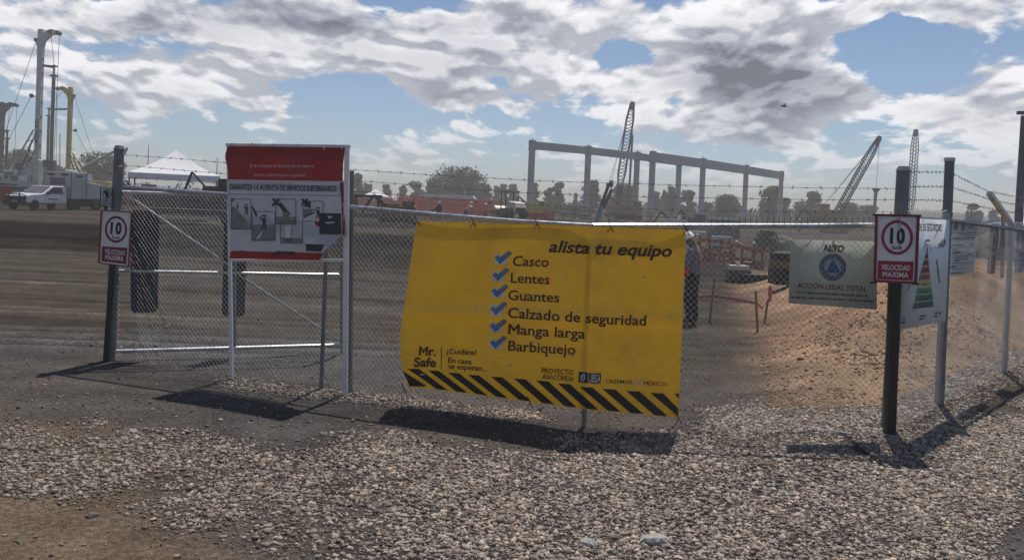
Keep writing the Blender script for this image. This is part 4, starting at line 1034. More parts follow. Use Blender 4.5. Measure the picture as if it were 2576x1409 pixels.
slab_panel(S_f, [z9(1110, 505), z9(1215, 498), z9(1180, 1000), z9(1085, 1015)], .003, mat('blue_grey_sheet', (.17, .21, .27), .5), bs_)
mb = MB(); put_disc(mb, S_f, *z9(1148, 670), 8.5, 31, .004); mb.build('oval', mat('deep_blue_print', (.03, .045, .13), .5), bs_, world_co=True, raw=True)
mb = MB(); put_poly(mb, S_f, [z9(1140, 640), z9(1153, 560), z9(1166, 640), z9(1160, 745), z9(1128, 747)], .006)
for y in (840, 890, 935, 985): put_quad(mb, S_f, [z9(1098, y), z9(1180, y-5), z9(1178, y+10), z9(1096, y+16)], .004)
mb.build('figure', mat('pale_blue_print', (.33, .38, .44), .5), bs_, world_co=True, raw=True)

# ================================================================== things on the site
def hz(dx): return 521+.041*(dx-1288)          # horizon row
def W(dx, D): return (dx-1288)/FD*D
def loc(dx, D, dz=0.0):
    p = PY(dx, hz(dx), D); return Vector((p.x, D, T(p.x, D)+dz))
def Zat(dx, dy, D): return PY(dx, dy, D).z

# ---- people
def skin_mesh(name, verts, edges, rad, mats_, pick, sub=1):
    me = bpy.data.meshes.new(name); me.from_pydata(verts, edges, [])
    o = bpy.data.objects.new(name, me); col.objects.link(o)
    o.modifiers.new('s', 'SKIN'); su = o.modifiers.new('u', 'SUBSURF'); su.levels = sub
    sv = me.skin_vertices[0].data
    for i, r_ in enumerate(rad): sv[i].radius = (r_, r_*(.8 if len(rad) and i in (0, 1, 2) else 1)); sv[i].use_root = (i == 0)
    dg = bpy.context.evaluated_depsgraph_get(); dg.update()
    m2 = bpy.data.meshes.new_from_object(o.evaluated_get(dg)); m2.name = name
    bpy.data.objects.remove(o); m2.materials.clear()
    for q in mats_: m2.materials.append(q)
    for p in m2.polygons: p.material_index = pick(p.center); p.use_smooth = True
    return m2
skinm = mat('skin', (.22, .12, .08), .6); boot = mat('boots', (.03, .024, .02), .8)
def body_mesh(pose, shirt, trousers, vest=None, fingers=False):
    J = {'pel': (0, 0, .93), 'spn': (0, 0, 1.14), 'chs': (0, 0, 1.36), 'nck': (0, 0, 1.50), 'hd0': (0, .015, 1.58), 'hd1': (0, .02, 1.70),
         'shl': (-.18, 0, 1.42), 'shr': (.18, 0, 1.42), 'ell': (-.25, .02, 1.14), 'elr': (.25, .02, 1.14), 'hal': (-.26, .12, .90), 'har': (.26, .12, .90), 'hfl': (-.26, .16, .80), 'hfr': (.26, .16, .80),
         'hpl': (-.10, 0, .88), 'hpr': (.10, 0, .88), 'knl': (-.11, .03, .50), 'knr': (.11, .03, .50), 'anl': (-.12, 0, .09), 'anr': (.12, 0, .09), 'tol': (-.13, .17, .04), 'tor': (.13, .17, .04), 'nos': (0, .11, 1.64)}
    J.update(pose); K = list(J); ix = {k: i for i, k in enumerate(K)}
    R_ = dict(pel=.165, spn=.165, chs=.185, nck=.065, hd0=.085, hd1=.10, shl=.095, shr=.095, ell=.062, elr=.062, hal=.042, har=.042, hfl=.035, hfr=.035, hpl=.12, hpr=.12, knl=.085, knr=.085, anl=.065, anr=.065, tol=.042, tor=.042, nos=.022)
    Eg = [('pel', 'spn'), ('spn', 'chs'), ('chs', 'nck'), ('nck', 'hd0'), ('hd0', 'hd1'), ('hd0', 'nos'), ('chs', 'shl'), ('chs', 'shr'), ('shl', 'ell'), ('shr', 'elr'), ('ell', 'hal'), ('elr', 'har'), ('hal', 'hfl'), ('har', 'hfr'),
          ('pel', 'hpl'), ('pel', 'hpr'), ('hpl', 'knl'), ('hpr', 'knr'), ('knl', 'anl'), ('knr', 'anr'), ('anl', 'tol'), ('anr', 'tor')]
    if fingers:
        for s in 'lr':
            h = Vector(J['hf'+s]); a = Vector(J['ha'+s]); d = (h-a).normalized(); sx = d.cross(Vector((0, 1, .2))).normalized()
            for k in range(4):
                f0 = h+sx*(.026*(k-1.5))+d*.02; f1 = f0+d*(.035+.006*(1.5-abs(k-1.5))); f2 = f1+d*.025+Vector((0, -.012, 0))
                for q, v in enumerate((f0, f1, f2)): nm = f'f{s}{k}{q}'; J[nm] = tuple(v); R_[nm] = .010-.001*q; K.append(nm); ix[nm] = len(K)-1
                Eg += [('hf'+s, f'f{s}{k}0'), (f'f{s}{k}0', f'f{s}{k}1'), (f'f{s}{k}1', f'f{s}{k}2')]
            t0 = a.lerp(h, .6)+sx*.035*(1 if s == 'l' else 1)+Vector((0, .01, 0)); t1 = t0+d*.03+sx*.012
            for q, v in enumerate((t0, t1)): nm = f't{s}{q}'; J[nm] = tuple(v); R_[nm] = .011; K.append(nm); ix[nm] = len(K)-1
            Eg += [('ha'+s, f't{s}0'), (f't{s}0', f't{s}1')]
    segs = [(Vector(J[a]), Vector(J[b]), a, b) for a, b in Eg]
    def pick(c):
        best = None
        for a, b, na, nb in segs:
            ab = b-a; t_ = max(0, min(1, (c-a).dot(ab)/max(ab.length_squared, 1e-9))); d = (c-a-ab*t_).length/(R_[na]*(1-t_)+R_[nb]*t_)
            if best is None or d < best[0]: best = (d, na, nb, t_)
        _, na, nb, t_ = best
        if nb in ('hd0', 'hd1', 'nos') or na[0] in 'ft' and na[1] in 'lr' and na != 'tol' or nb.startswith('hf'): return 2
        if nb.startswith('an') and t_ > .8 or nb.startswith('to'): return 3
        if nb[:2] in ('hp', 'kn', 'an') and na != 'pel' or (na, nb) in (('pel', 'hpl'), ('pel', 'hpr')) or (na == 'pel' and nb == 'spn' and t_ < .25): return 1
        if vest and nb in ('chs', 'nck') and na in ('spn', 'chs'): return 4
        if vest and (na == 'pel' and nb == 'spn' or na == 'spn'): return 4
        return 0
    ms = [shirt, trousers, skinm, boot]+([vest] if vest else [])
    return skin_mesh('body', [J[k] for k in K], [(ix[a], ix[b]) for a, b in Eg], [R_[k] for k in K], ms, pick)
def helmet(p, m, tilt=(0, 0)):
    mb = MB(); c = Vector(p)
    mb.lathe([(.155, 0), (.15, .012), (.122, .018), (.118, .06), (.095, .11), (.05, .14), (.01, .15)], 14, (0, 0, 0)); mb.box((0, .15, .006), (.15, .09, .012)); mb.box((0, 0, .12), (.035, .18, .05))
    return mb, c
white_h = mat('white_helmet', (.72, .72, .70), .35)
def person(pose, lab, loc_, rz, shirt, trousers, vest=None, hm=white_h, scale=1.0, group=None, fingers=False):
    t = thing('person', lab, 'person', loc_, rz, group, scale)
    me = body_mesh(pose, shirt, trousers, vest, fingers); o = bpy.data.objects.new('body', me); col.objects.link(o); o.parent = t
    if hm is not None:
        h0 = Vector(pose.get('hd0', (0, .015, 1.58))); h1 = Vector(pose.get('hd1', (0, .02, 1.70))); d = (h1-h0).normalized()
        mb, _ = helmet((0, 0, 0), hm); ho = mb.build('helmet', hm, t, sm=False); ho.location = h1-d*.005; ho.rotation_euler = d.to_track_quat('Z', 'Y').to_euler()
        ho.rotation_euler = Matrix.Rotation(0, 3, 'Z').to_euler() if d.z > .995 else ho.rotation_euler
    return t
grey_sh = mat('grey_shirt', (.17, .18, .19), .85, bump=.3, bscale=30); navy = mat('dark_trousers', (.022, .022, .028), .85, bump=.3, bscale=30); orange_v = mat('orange_vest', (.42, .075, .02), .7); pale_sh = mat('pale_shirt', (.36, .37, .38), .8); jeans = mat('blue_jeans', (.05, .07, .12), .85); redcl = mat('red_cloth', (.35, .03, .025), .7)
# worker beside the banner: seen from behind and a little from his right, head bent forward
wl = hit(1737, 816); 
wk = person({'hd0': (0, .045, 1.565), 'hd1': (0, .105, 1.665), 'nos': (0, .155, 1.59), 'elr': (.27, -.02, 1.13), 'har': (.25, .10, .90), 'hfr': (.24, .13, .81), 'ell': (-.27, .05, 1.15), 'hal': (-.16, .25, 1.07), 'hfl': (-.08, .31, 1.07), 'knl': (-.12, .05, .5), 'knr': (.13, .0, .49), 'anr': (.14, -.06, .09), 'tor': (.18, .10, .04)},
    'worker in white helmet, grey shirt and dark trousers at the right banner edge', wl, R(62), grey_sh, navy, fingers=True, scale=1.0)
def strap(t):
    mb = MB(); mb.bar((-.13, -.13, 1.45), (.06, -.175, 1.1), .04, .01, up=(0, 1, 0)); mb.bar((.13, -.13, 1.45), (-.06, -.175, 1.1), .04, .01, up=(0, 1, 0)); mb.build('reflective_strap', mat('orange_strap', (.42, .15, .03), .6), t)
strap(wk)
rg = PY(1722, 682, wl.y-.18); mb = MB(); mb.lathe([(.02, -.10), (.085, -.07), (.10, 0), (.08, .07), (.02, .09)], 12, (0, 0, 0)); o = mb.build('hand_paddle', mat('signal_red', (.55, .03, .015), .5), None, sm=True); o.location = rg; o.scale = (1, .5, 1.1)
tag(o, 'rounded red object held by the worker at the banner edge', 'paddle')

# ---- drill rigs
def rig(lab, dx, D, H, m1, m2, mk, rz, kel=(.19, .87), kx=1.15, group='piling rigs at the left', text=None, scale=1.0, mirror=1):
    t = thing('drill_rig', lab, 'drilling rig', loc(dx, D), rz, group)
    w_ = .60
    mb = MB(); mb.box((0, 0, H*.5+1.4), (w_, .7, H-3.0)); mb.build('mast', m1, t, bevel=.03)
    mb = MB()
    for k in range(9): mb = MB(); mb.box((w_*.5+.02, 0, 3+k*(H-5)/9), (.05, .25, .35)); mb.build('guide_bracket', m2, t)
    # gooseneck head
    hd = [(-w_*.5, H-2.6), (w_*.5, H-2.6), (w_*.9, H-1.6), (w_*2.3, H-.75), (w_*3.9, H-.65), (w_*3.9, H-.25), (w_*2.2, H-.05), (w_*1.2, H-.25), (-w_*.6, H-1.2), (-w_*1.0, H-1.35), (-w_*1.0, H-1.8)]
    MB().prism(hd, .5).build('mast_head', m1, t)
    for (x, z, r_) in ((w_*3.7, H-.5, .28), (w_*2.0, H-.4, .26), (-w_*.95, H-1.5, .25)):
        mb = MB(); mb.tube((x, -.32, z), (x, .32, z), r_, n=12); mb.build('sheave', m2, t)
    mb = MB(); mb.tube((-w_*1.5, 0, H*.6), (-w_*.5, 0, H*.6), .07, n=6); mb.tube((-w_*1.7, -.1, H*.6+.05), (-w_*1.7, .1, H*.6+.05), .28, n=10); mb.build('side_arm', m2, t)
    # kelly bar and rotary
    z0, z1 = H*kel[0], H*kel[1]
    MB().tube((kx, 0, z0), (kx, 0, z1-1.6), .22, n=12).build('kelly_bar', mk, t); MB().tube((kx, 0, z1-1.6), (kx, 0, z1), .15, n=10).build('kelly_stem', m1, t)
    mb = MB(); mb.tube((kx, 0, z1-1.5), (kx, 0, z1-1.3), .45, n=10); mb.tube((kx, 0, z1-.25), (kx, 0, z1-.1), .42, n=10); mb.bar((0, 0, z1-.1), (kx, 0, z1-.3), .25, .3); mb.build('crown_carriage', m2, t)
    mb = MB(); mb.box((kx*.9, 0, z0-.3), (1.3, 1.0, .9)); mb.box((kx, 0, z0-1.3), (.8, .8, 1.2)); mb.tube((kx, 0, z0-2.6), (kx, 0, z0-1.9), .55, .4, n=12); mb.build('rotary_drive', m2, t, bevel=.02)
    for (a, b) in (((w_*2.0, 0, H-.6), (kx, 0, z1)), ((w_*3.85, 0, H-.5), (w_*3.4, 0, 1.0)), ((-w_, 0, H-1.5), (-6.0, 0, 2.4)), ((-w_, .2, H-1.5), (-w_*.7, .2, H*.4)), ((-w_*1.7, 0, H*.6), (-6.2, 0, 2.3))):
        MB().tube(a, b, .035, n=4).build('rope', barbm, t)
    # mast foot linkage and rams
    mb = MB(); mb.prism([(-.3, 1.2), (.5, 1.4), (.5, 4.8), (-.2, 5.2), (-1.5, 3.6), (-2.3, 2.2), (-2.2, 1.0)], 1.0); mb.build('linkage', m1, t)
    for y in (-.6, .6):
        mb = MB(); mb.tube((-2.8, y, 1.6), (-1.0, y, 5.4), .16, n=8); mb.tube((-1.0, y, 5.4), (-.4, y, 7.4), .09, n=8); mb.build('ram', mat('ram_dark', (.08, .09, .10), .4, .4), t)
        mb = MB(); pts = [(-1.6, y, 4.8), (-.6, y*1.1, 3.6), (-.1, y*1.2, 1.5), (-1.0, y*1.3, .7), (-2.4, y*1.2, 1.0)]; mb.path(pts, .06, 5); mb.build('hose', rubber, t)
    for y in (-.5, .5):
        mb = MB(); mb.bar((-3.4, y*1.6, 2.6), (-.35, y, H*.40), .16, .16); mb.bar((-3.4, y*1.6, 2.6), (-1.4, y*1.6, 6.2), .2, .2); mb.bar((-1.4, y*1.6, 6.2), (-.2, y, 5.0), .14, .14); mb.build('brace', m1, t)
    for k in range(7): MB().bar((-3.1+k*.42, -.7, 3.0+k*.85), (-3.1+k*.42, .7, 3.0+k*.85), .07, .07).build('rung', m2, t)
    MB().box((-1.0, 0, 3.2), (1.3, 1.5, 1.6)).build('winch_block', m1, t, bevel=.08); MB().tube((-1.9, -.75, 3.9), (-1.9, .75, 3.9), .55, n=12).build('winch_drum', m2, t)
    # upper works
    mb = MB(); mb.box((-4.6, 0, 2.1), (5.2, 2.8, 1.5)); mb.box((-7.2, 0, 2.0), (1.0, 2.6, 1.6)); mb.build('engine_house', m1, t, bevel=.06)
    mb = MB(); mb.box((-4.6, -1.43, 2.1), (1.6, .05, .8)); mb.box((-6.3, -1.43, 2.1), (1.0, .05, .9)); mb.build('grille', black, t)
    mb = MB(); mb.box((-2.6, -1.2, 2.5), (1.5, 1.1, 1.7)); mb.build('cab', m1, t, bevel=.06); MB().box((-2.6, -1.76, 2.75), (1.1, .04, .9)).build('cab_window', glass, t)
    for y in (-1.45, 1.45):
        mb = MB(); pr_ = [(-2.8, .55), (-2.5, .15), (-2.1, 0), (2.1, 0), (2.5, .15), (2.8, .55), (2.4, .95), (-2.4, .95)]; mb.prism(pr_, .7, Matrix.Translation((-3.4, y, 0))); mb.build('track', rubber, t)
    if text:
        for k, ch in enumerate(text):
            v, f = text_mesh(ch, .03)
            if not v: continue
            cx = sum(q.x for q in v)/len(v)
            mb = MB(); mb.add([Vector(((q.x-cx)*.75, -.412, H*.30+3.0-k*.62+q.y*.7)) for q in v], f); mb.build('mast_letter', mat('mast_print', (.03, .035, .07)), t, raw=True)
    return t
offw = mat('off_white_paint', (.47, .48, .46), .45, var=.08, dirt=(.22, .20, .17), dirt_amt=.6, scale=1.2); gry = mat('dark_machine_grey', (.09, .095, .10), .5, .2); kellym = mat('kelly_steel', (.13, .115, .115), .45, .4)
yelm = mat('machine_yellow', (.42, .30, .045), .45, var=.12, scale=1.5, dirt=(.22, .17, .08), dirt_amt=.6); purp = mat('purple_brown_steel', (.14, .10, .10), .5, .3)
rig('tall white drilling rig with gooseneck head, the tallest of the three at left', 92, 112, 21.6, offw, gry, kellym, 0.0, kel=(.22, .79), kx=1.75, text='GRUO4')
rig('yellow drilling rig with its mast head pointing left behind the white rig', 170, 150, 18.8, yelm, mat('yellow_dark', (.22, .15, .03), .5), purp, math.pi, kel=(.2, .80), kx=3.6)
rig('dusty grey mauve drilling rig mast cut off by the left picture edge', 0, 140, 14.8, purp, gry, purp, 0.0, kel=(.2, .7), kx=.9)

# ---- lattice cranes
def lattice(mb, a, b, w0, wm, w1, n, r=.05):
    a = Vector(a); b = Vector(b); d = (b-a).normalized(); x = Vector((0, 1, 0)) if abs(d.y) < .9 else Vector((1, 0, 0)); x = (x-d*x.dot(d)).normalized(); y = d.cross(x)
    def wd(t): return w0+(wm-w0)*min(1, t/.12) if t < .12 else (wm if t < .8 else wm+(w1-wm)*(t-.8)/.2)
    pr = None
    for k in range(n+1):
        t = k/n; c = a.lerp(b, t); w_ = wd(t)/2; q = [c+x*w_+y*w_, c-x*w_+y*w_, c-x*w_-y*w_, c+x*w_-y*w_]
        if pr:
            for i in range(4):
                mb.tube(pr[i], q[i], r, n=4, caps=False); mb.tube(pr[i], q[(i+1) % 4], r*.6, n=3, caps=False)
        pr = q
def crane(lab, dx, D, foot, tip, m, mh, pend=None, hook=None, rz=0, group='lattice boom cranes', lower=0, nseg=26, wmx=1.1):
    base = loc(dx, D); t = thing('lattice_crane', lab, 'crane', base, 0, group)
    f = PY(*foot, D)-base; tp = PY(*tip, D)-base
    if lower:
        k = f.lerp(tp, lower); MB().bar(f, k, wmx*.95, wmx*.95).build('boom_foot', m, t); f2 = k
    else: f2 = f
    mb = MB(); lattice(mb, f2, tp, wmx*.55, wmx, wmx*.5, nseg, .115); mb.build('boom', m, t)
    d = (tp-f).normalized(); mb = MB(); mb.bar(tp-d*1.4, tp+d*.2, wmx*.7, wmx*.7, w1=wmx*.35, h1=wmx*.5); mb.build('boom_head', m, t)
    mb = MB(); mb.box((0, 0, 2.1), (4.8, 3.0, 1.7)); mb.box((-1.2, 0, 3.4), (1.6, 2.8, 1.0)); mb.build('house', mh, t, bevel=.06)
    MB().box((1.6, -1.52, 2.6), (1.0, .05, .9)).build('cab_window', glass, t)
    for y in (-1.6, 1.6):
        mb = MB(); pr_ = [(-2.8, .55), (-2.5, .15), (-2.1, 0), (2.1, 0), (2.5, .15), (2.8, .55), (2.4, 1.0), (-2.4, 1.0)]; mb.prism(pr_, .8, Matrix.Translation((0, y, 0))); mb.build('track', rubber, t)
    if pend:
        for q in pend: MB().tube(PY(*q[0], D)-base, PY(*q[1], D)-base, q[2] if len(q) > 2 else .045, n=4).build('pendant_line', barbm, t)
    if hook:
        a = tp; b = PY(*hook, D)-base; MB().tube(a, b, .035, n=4).build('hoist_rope', barbm, t)
    return t
bl = mat('blue_grey_paint', (.045, .06, .095), .5, .1, var=.15); dkst = mat('dark_lattice_steel', (.07, .075, .09), .5, .3); brn = mat('dusty_brown_machine', (.25, .17, .10), .7)
crane('tall dark lattice crane with near vertical boom rising behind the concrete frame', 1556, 172, (1552, 516), (1591, 259), bl, brn, pend=[((1586, 275), (1532, 460), .04), ((1570, 330), (1537, 462), .04), ((1591, 340), (1580, 530), .22), ((1591, 262), (1591, 340), .04)], lower=.2, nseg=24, wmx=1.35)
mb = MB(); c_ = PY(1538, 461, 170); mb.box(c_, (.7, .5, 1.0)); mb.tube(c_-Vector((0, 0, .5)), c_-Vector((0, 0, 1.3)), .15, n=6); tag(mb.build('hook_block', dkst), 'dark hook block hanging on ropes left of the tall lattice crane', 'hook')
crane('inclined lattice crane leaning right with pendant lines, left of the right gate post', 2085, 150, (2096, 555), (2213, 346), bl, brn, pend=[((2210, 349), (2062, 530), .05), ((2205, 355), (2100, 487), .03), ((2062, 530), (2050, 545), .1)], hook=(2204, 474), nseg=28, wmx=1.0)
crane('slender lattice crane standing upright between the two right fence posts', 2288, 205, (2290, 530), (2304, 328), bl, brn, pend=[((2304, 330), (2285, 520), .03)], nseg=22, wmx=1.25)
o = MB(); a = PY(2204, 474, 150); b = PY(2197, 563, 150); o.tube(a, a+(b-a)*.12, .75, .3, 10); o.tube(a+(b-a)*.12, b, .3, .22, 8); tag(o.build('concrete_bucket', mat('grey_steel', (.2, .21, .22), .5, .3)), 'funnel topped pipe hanging from the inclined crane', 'tremie pipe')
# blue leader standing in the middle
base = loc(1496, 80); t = thing('pile_leader', 'blue grey steel boom tilted to the right just above the yellow banner', 'boom', base)
a = PY(1490, 585, 80)-base; b = PY(1531, 466, 80)-base; MB().bar(a, a.lerp(b, .55), .55, .5, w1=.42, h1=.42).build('outer_section', mat('steel_blue', (.16, .22, .29), .5, .2), t)
MB().bar(a.lerp(b, .5)+Vector((-.03, 0, 0)), b, .16, .3).build('inner_section', dkst, t); MB().bar(a.lerp(b, .5)+Vector((.22, 0, 0)), b+Vector((.3, 0, -.4)), .12, .3).build('inner_section', dkst, t); MB().box(b+Vector((.1, 0, 0)), (.6, .4, .3)).build('head', dkst, t)
MB().box((-.6, 0, .5), (2.4, 2.0, .9)).build('chassis', dkst, t, bevel=.05)

# ---- precast concrete frames
conc = mat('precast_concrete', (.36, .37, .375), .85, var=.07, scale=.6, dirt=(.25, .25, .25), dirt_amt=.4); concd = mat('joint_dark', (.09, .09, .09), .8)
def prow(lab, pts, top_px, beam_d, colw):
    base = Vector((pts[0][0], pts[0][1], T(*pts[0]))); t = thing('precast_building', lab, 'building skeleton', base, group='precast frames')
    P = [Vector((x, y, 0)) for x, y in pts]; tops = [Zat(dx, dy, y) for (x, y), (dx, dy) in zip(pts, top_px)]
    ang = math.atan2(P[-1].y-P[0].y, P[-1].x-P[0].x); rot = Matrix.Rotation(ang, 3, 'Z')
    for p, z in zip(P, tops):
        g = T(p.x, p.y)-.3; h = z-beam_d*.55-g
        mb = MB(); mb.box(Vector((p.x, p.y, g+h/2))-base, (colw, colw*.8, h), rot); mb.build('column', conc, t)
        mb = MB(); mb.box(Vector((p.x, p.y, z-beam_d*.5))-base, (colw*1.12, colw*.95, beam_d*1.02+.3), rot); mb.box(Vector((p.x, p.y, z+.25))-base, (.12, .12, .4), rot); mb.build('column_head', mat('precast_concrete2', (.33, .335, .34), .85), t)
    for a, b, za, zb in zip(P[:-1], P[1:], tops[:-1], tops[1:]):
        d = (b-a).normalized()*(colw*.5); mb = MB(); mb.bar(Vector((a.x, a.y, za-beam_d*.5))+d-base, Vector((b.x, b.y, zb-beam_d*.5))-d-base, .5, beam_d); mb.build('beam', conc, t)
    return t
pa = [(2.5, 128), (11.4, 136), (20.0, 143), (28.4, 151)]; prow('nearer precast concrete row with its tall left end column and long sloping beam', pa, [(1332, 356), (1474, 370), (1598, 385), (1702, 400)], 1.15, .75)
pb_ = [(22.7, 144), (33.6, 156), (45.3, 171), (56.8, 186)]; prow('farther precast concrete row continuing right above the dusty trees', pb_, [(1638, 383), (1765, 401), (1870, 418), (1965, 433)], 1.55, .85)

# ---- canopies and far sheds
tentw = mat('white_canvas', (.82, .83, .87), .6, var=.04, trans=.25, bump=.1)
def canopy(lab, dxl, dxr, D, dyeave, dyapex, hleg, rz=R(20)):
    cx = (dxl+dxr)/2; c = loc(cx, D); w_ = (dxr-dxl)/FD*D/ (math.cos(rz)+math.sin(rz)); ze = Zat(cx, dyeave, D)-c.z; za = Zat(cx, dyapex, D)-c.z
    t = thing('canopy_tent', lab, 'tent', c, rz, 'white canopies')
    h = w_/2; mb = MB(); nn = 8; vs = []; fs = []
    for (a, b) in (((-h, -h), (h, -h)), ((h, -h), (h, h)), ((h, h), (-h, h)), ((-h, h), (-h, -h))):
        for i in range(nn):
            for j in range(nn):
                q = []
                for (ii, jj) in ((i, j), (i+1, j), (i+1, j+1), (i, j+1)):
                    s_ = ii/nn; v_ = jj/nn; x = (a[0]+(b[0]-a[0])*s_)*(1-v_); y = (a[1]+(b[1]-a[1])*s_)*(1-v_); z = ze+(za-ze)*v_-.10*(za-ze)*math.sin(math.pi*v_)-.08*math.sin(math.pi*s_)*(1-v_)
                    q.append((x, y, z))
                mb.add(q, [(0, 1, 2, 3)])
    mb.build('roof', tentw, t)
    for (a, b) in (((-h, -h), (h, -h)), ((h, -h), (h, h)), ((h, h), (-h, h)), ((-h, h), (-h, -h))):
        mb = MB(); mb.bar((a[0], a[1], ze-.17), (b[0], b[1], ze-.17), .02, .30); mb.build('valance', tentw, t)
    for sx in (-1, 1):
        for sy in (-1, 1): MB().tube((sx*h*.97, sy*h*.97, 0), (sx*h*.97, sy*h*.97, ze-.05), .05, n=6).build('leg', galv_d, t)
    return t
canopy('large white pyramid canopy behind the gate between the left post and the poster', 308, 572, 52, 440, 378, 0)
canopy('small distant white canopy right of the poster frame', 903, 985, 110, 494, 476, 0, R(12))
roofw = mat('pale_sheet_roof', (.50, .51, .53), .5)
def shed(lab, dx0, dx1, D, dyr, dye, m=roofw, wallm=None, dep=8):
    c = loc((dx0+dx1)/2, D); w_ = (dx1-dx0)/FD*D; zr = Zat(dx0, dyr, D)-c.z; ze = Zat((dx0+dx1)/2, dye, D)-c.z
    t = thing('site_shed', lab, 'shed', c, 0, 'distant site sheds'); wallm = wallm or mat('shed_wall', (.30, .30, .29), .8)
    MB().box((0, 0, ze/2-.1), (w_*.9, dep*.8, ze-.2)).build('wall', wallm, t)
    mb = MB(); mb.prism([(-w_*.5, ze), (-w_*.3, zr), (w_*.45, zr), (w_*.5, ze)], dep); mb.build('roof', m, t)
    MB().box((w_*.1, -dep*.4-.03, ze*.35), (1.2, .05, ze*.6)).build('door', gry, t); return t
shed('low shed with a flat whitish roof in front of the big round tree', 1040, 1198, 170, 487, 500)
shed('low dusty container cabin behind the left concrete column', 1412, 1470, 180, 510, 513)
shed('small grey block of a site hut left of the container cabin', 1352, 1385, 175, 512, 514, wallm=mat('shed_dark', (.16, .15, .14), .8), m=mat('shed_dark', (.16, .15, .14)))
o = MB(); c = PY(2560, 556, 26); t = thing('roofed_stall', 'white and red roof edge of a stall at the far right behind the fence', 'stall', Vector((c.x+1.2, 26, T(c.x+1, 26))))
ze = Zat(2560, 560, 26)-t.location.z; MB().prism([(-1.5, ze-.1), (-.2, ze+.12), (2.5, ze+.1), (2.5, ze-.02)], 3).build('roof', roofw, t); MB().box((.6, -1.5, ze-.2), (3.4, .05, .2)).build('fascia', redcl, t)
for x in (-1.2, 2.2): MB().box((x, -1.3, ze/2-.1), (.1, .1, ze-.2)).build('leg', gry, t)

# ---- tall pole at the right edge, left slanting boom, thin masts
def pole(lab, a, b, D, r0, r1, name='light_pole', cat='pole', m=galv_d, arm=False):
    base = PY(*a, D); t = thing(name, lab, cat, base); mb = MB(); mb.tube((0, 0, 0), PY(*b, D)-base, r0, r1, 10); mb.build('shaft', m, t)
    tp = PY(*b, D)-base
    if arm: MB().box(tp+Vector((0, 0, .05)), (.25, .08, .06)).build('bracket', m, t)
    return t
pole('dark grey utility pole at the right picture edge beyond the side fence', (2561, 585), (2577, 292), 16, .075, .06, arm=True)
pole('pale boom slanting up to the top of the left gate post', (206, 424), (294, 378), 95, .17, .14, 'pump_boom', 'boom', offw)
pole('thin distant mast above the left slope of the large canopy', (372, 420), (374, 368), 160, .09, .05, 'radio_mast', 'mast', galv_d, True)
pole('thin distant mast above the right slope of the large canopy', (545, 440), (547, 398), 160, .09, .05, 'radio_mast', 'mast', galv_d, True)
pole('slim lattice like antenna mast between the two tall left rigs', (150, 440), (151, 338), 190, .12, .08, 'antenna_mast', 'mast', galv_d, True)
pole('dark slanting strut under the left end of the large canopy', (343, 500), (318, 455), 50, .05, .05, 'strut', 'strut', gry)
pole('short dark upright pole right of the poster frame behind the gate', (888, 520), (884, 432), 30, .055, .055, 'fence_stub', 'post', gry)
pole('thin galvanised stay post behind the side fence below the slanted arm', (2520, 700), (2524, 536), 13, .03, .03, 'stay_post', 'post', galv_d)

# ---- truck with service bodies
tw = mat('white_truck_paint', (.60, .62, .65), .3, var=.04, dirt=(.38, .36, .33), dirt_amt=.4, scale=2); tg = mat('grey_box_paint', (.34, .355, .36), .5, var=.05, dirt=(.2, .19, .17), dirt_amt=.5, scale=1.5)
c = loc(118, 64); tr = thing('pickup_truck', 'white pickup truck with black grille guard carrying a tall grey service box', 'truck', c, R(-102))
# local +x forward, +y left
MB().prism([(.2, .48), (2.9, .5), (3.0, .62), (3.0, .95), (2.8, 1.08), (1.35, 1.20), (.55, 1.72), (.35, 1.76), (-.75, 1.76), (-.95, 1.62), (-1.0, .48)], 1.84).build('cab', tw, tr, bevel=.05)
MB().prism([(1.40, 1.23), (.64, 1.735), (.58, 1.71), (1.28, 1.20)], 1.55).build('windscreen', glass, tr)
for y in (-.925, .925):
    mb = MB(); M_ = Matrix.Translation((0, y, 0)); mb.prism([(1.05, 1.20), (.48, 1.64), (-.40, 1.66), (-.55, 1.18)], .03, M_); mb.build('side_window', glass, tr)
    MB().prism([(1.15, .55), (1.15, 1.17), (-.72, 1.15), (-.74, .55)], .025, M_).build('door', tw, tr)
    MB().box((.45, y*1.02, .80), (1.0, .02, .10)).build('door_print', gry, tr)
    MB().box((1.05, y*1.12, 1.24), (.12, .22, .2)).build('mirror', black, tr)
mb = MB(); mb.box((3.06, 0, .72), (.12, 1.7, .5)); 
for y in (-.45, .45): mb.box((3.14, y, .80), (.06, .08, .75))
mb.box((3.14, 0, 1.08), (.06, 1.7, .07)); mb.box((3.1, 0, .45), (.18, 1.8, .22)); mb.build('grille_guard', black, tr)
for y in (-.8, .8): MB().box((2.98, y, .90), (.12, .2, .22)).build('headlight', mat('amber_lamp', (.5, .06, .03), .3), tr)
MB().box((3.17, .1, .58), (.02, .4, .14)).build('number_plate', mat('plate', (.4, .4, .38)), tr)
def wheel(t, x, y, r=.38, w_=.24, n='wheel'):
    wo_ = MB(); wo_.lathe([(r*.6, -w_/2), (r*.95, -w_/2), (r, -w_*.35), (r, w_*.35), (r*.95, w_/2), (r*.6, w_/2)], 18, (x, y, r), 'Y'); o_ = wo_.build(n, rubber, t)
    MB().lathe([(r*.2, -w_*.42), (r*.58, -w_*.42), (r*.58, w_*.42), (r*.2, w_*.42)], 14, (x, y, r), 'Y').build('rim', galv_d, o_)
for x in (2.2, -1.5): 
    for y in (-.85, .85): wheel(tr, x, y)
for y in (-.9, .9): wheel(tr, -4.2, y, .45, .35)
MB().box((-3.0, 0, .72), (4.6, 1.0, .22)).build('chassis', black, tr)
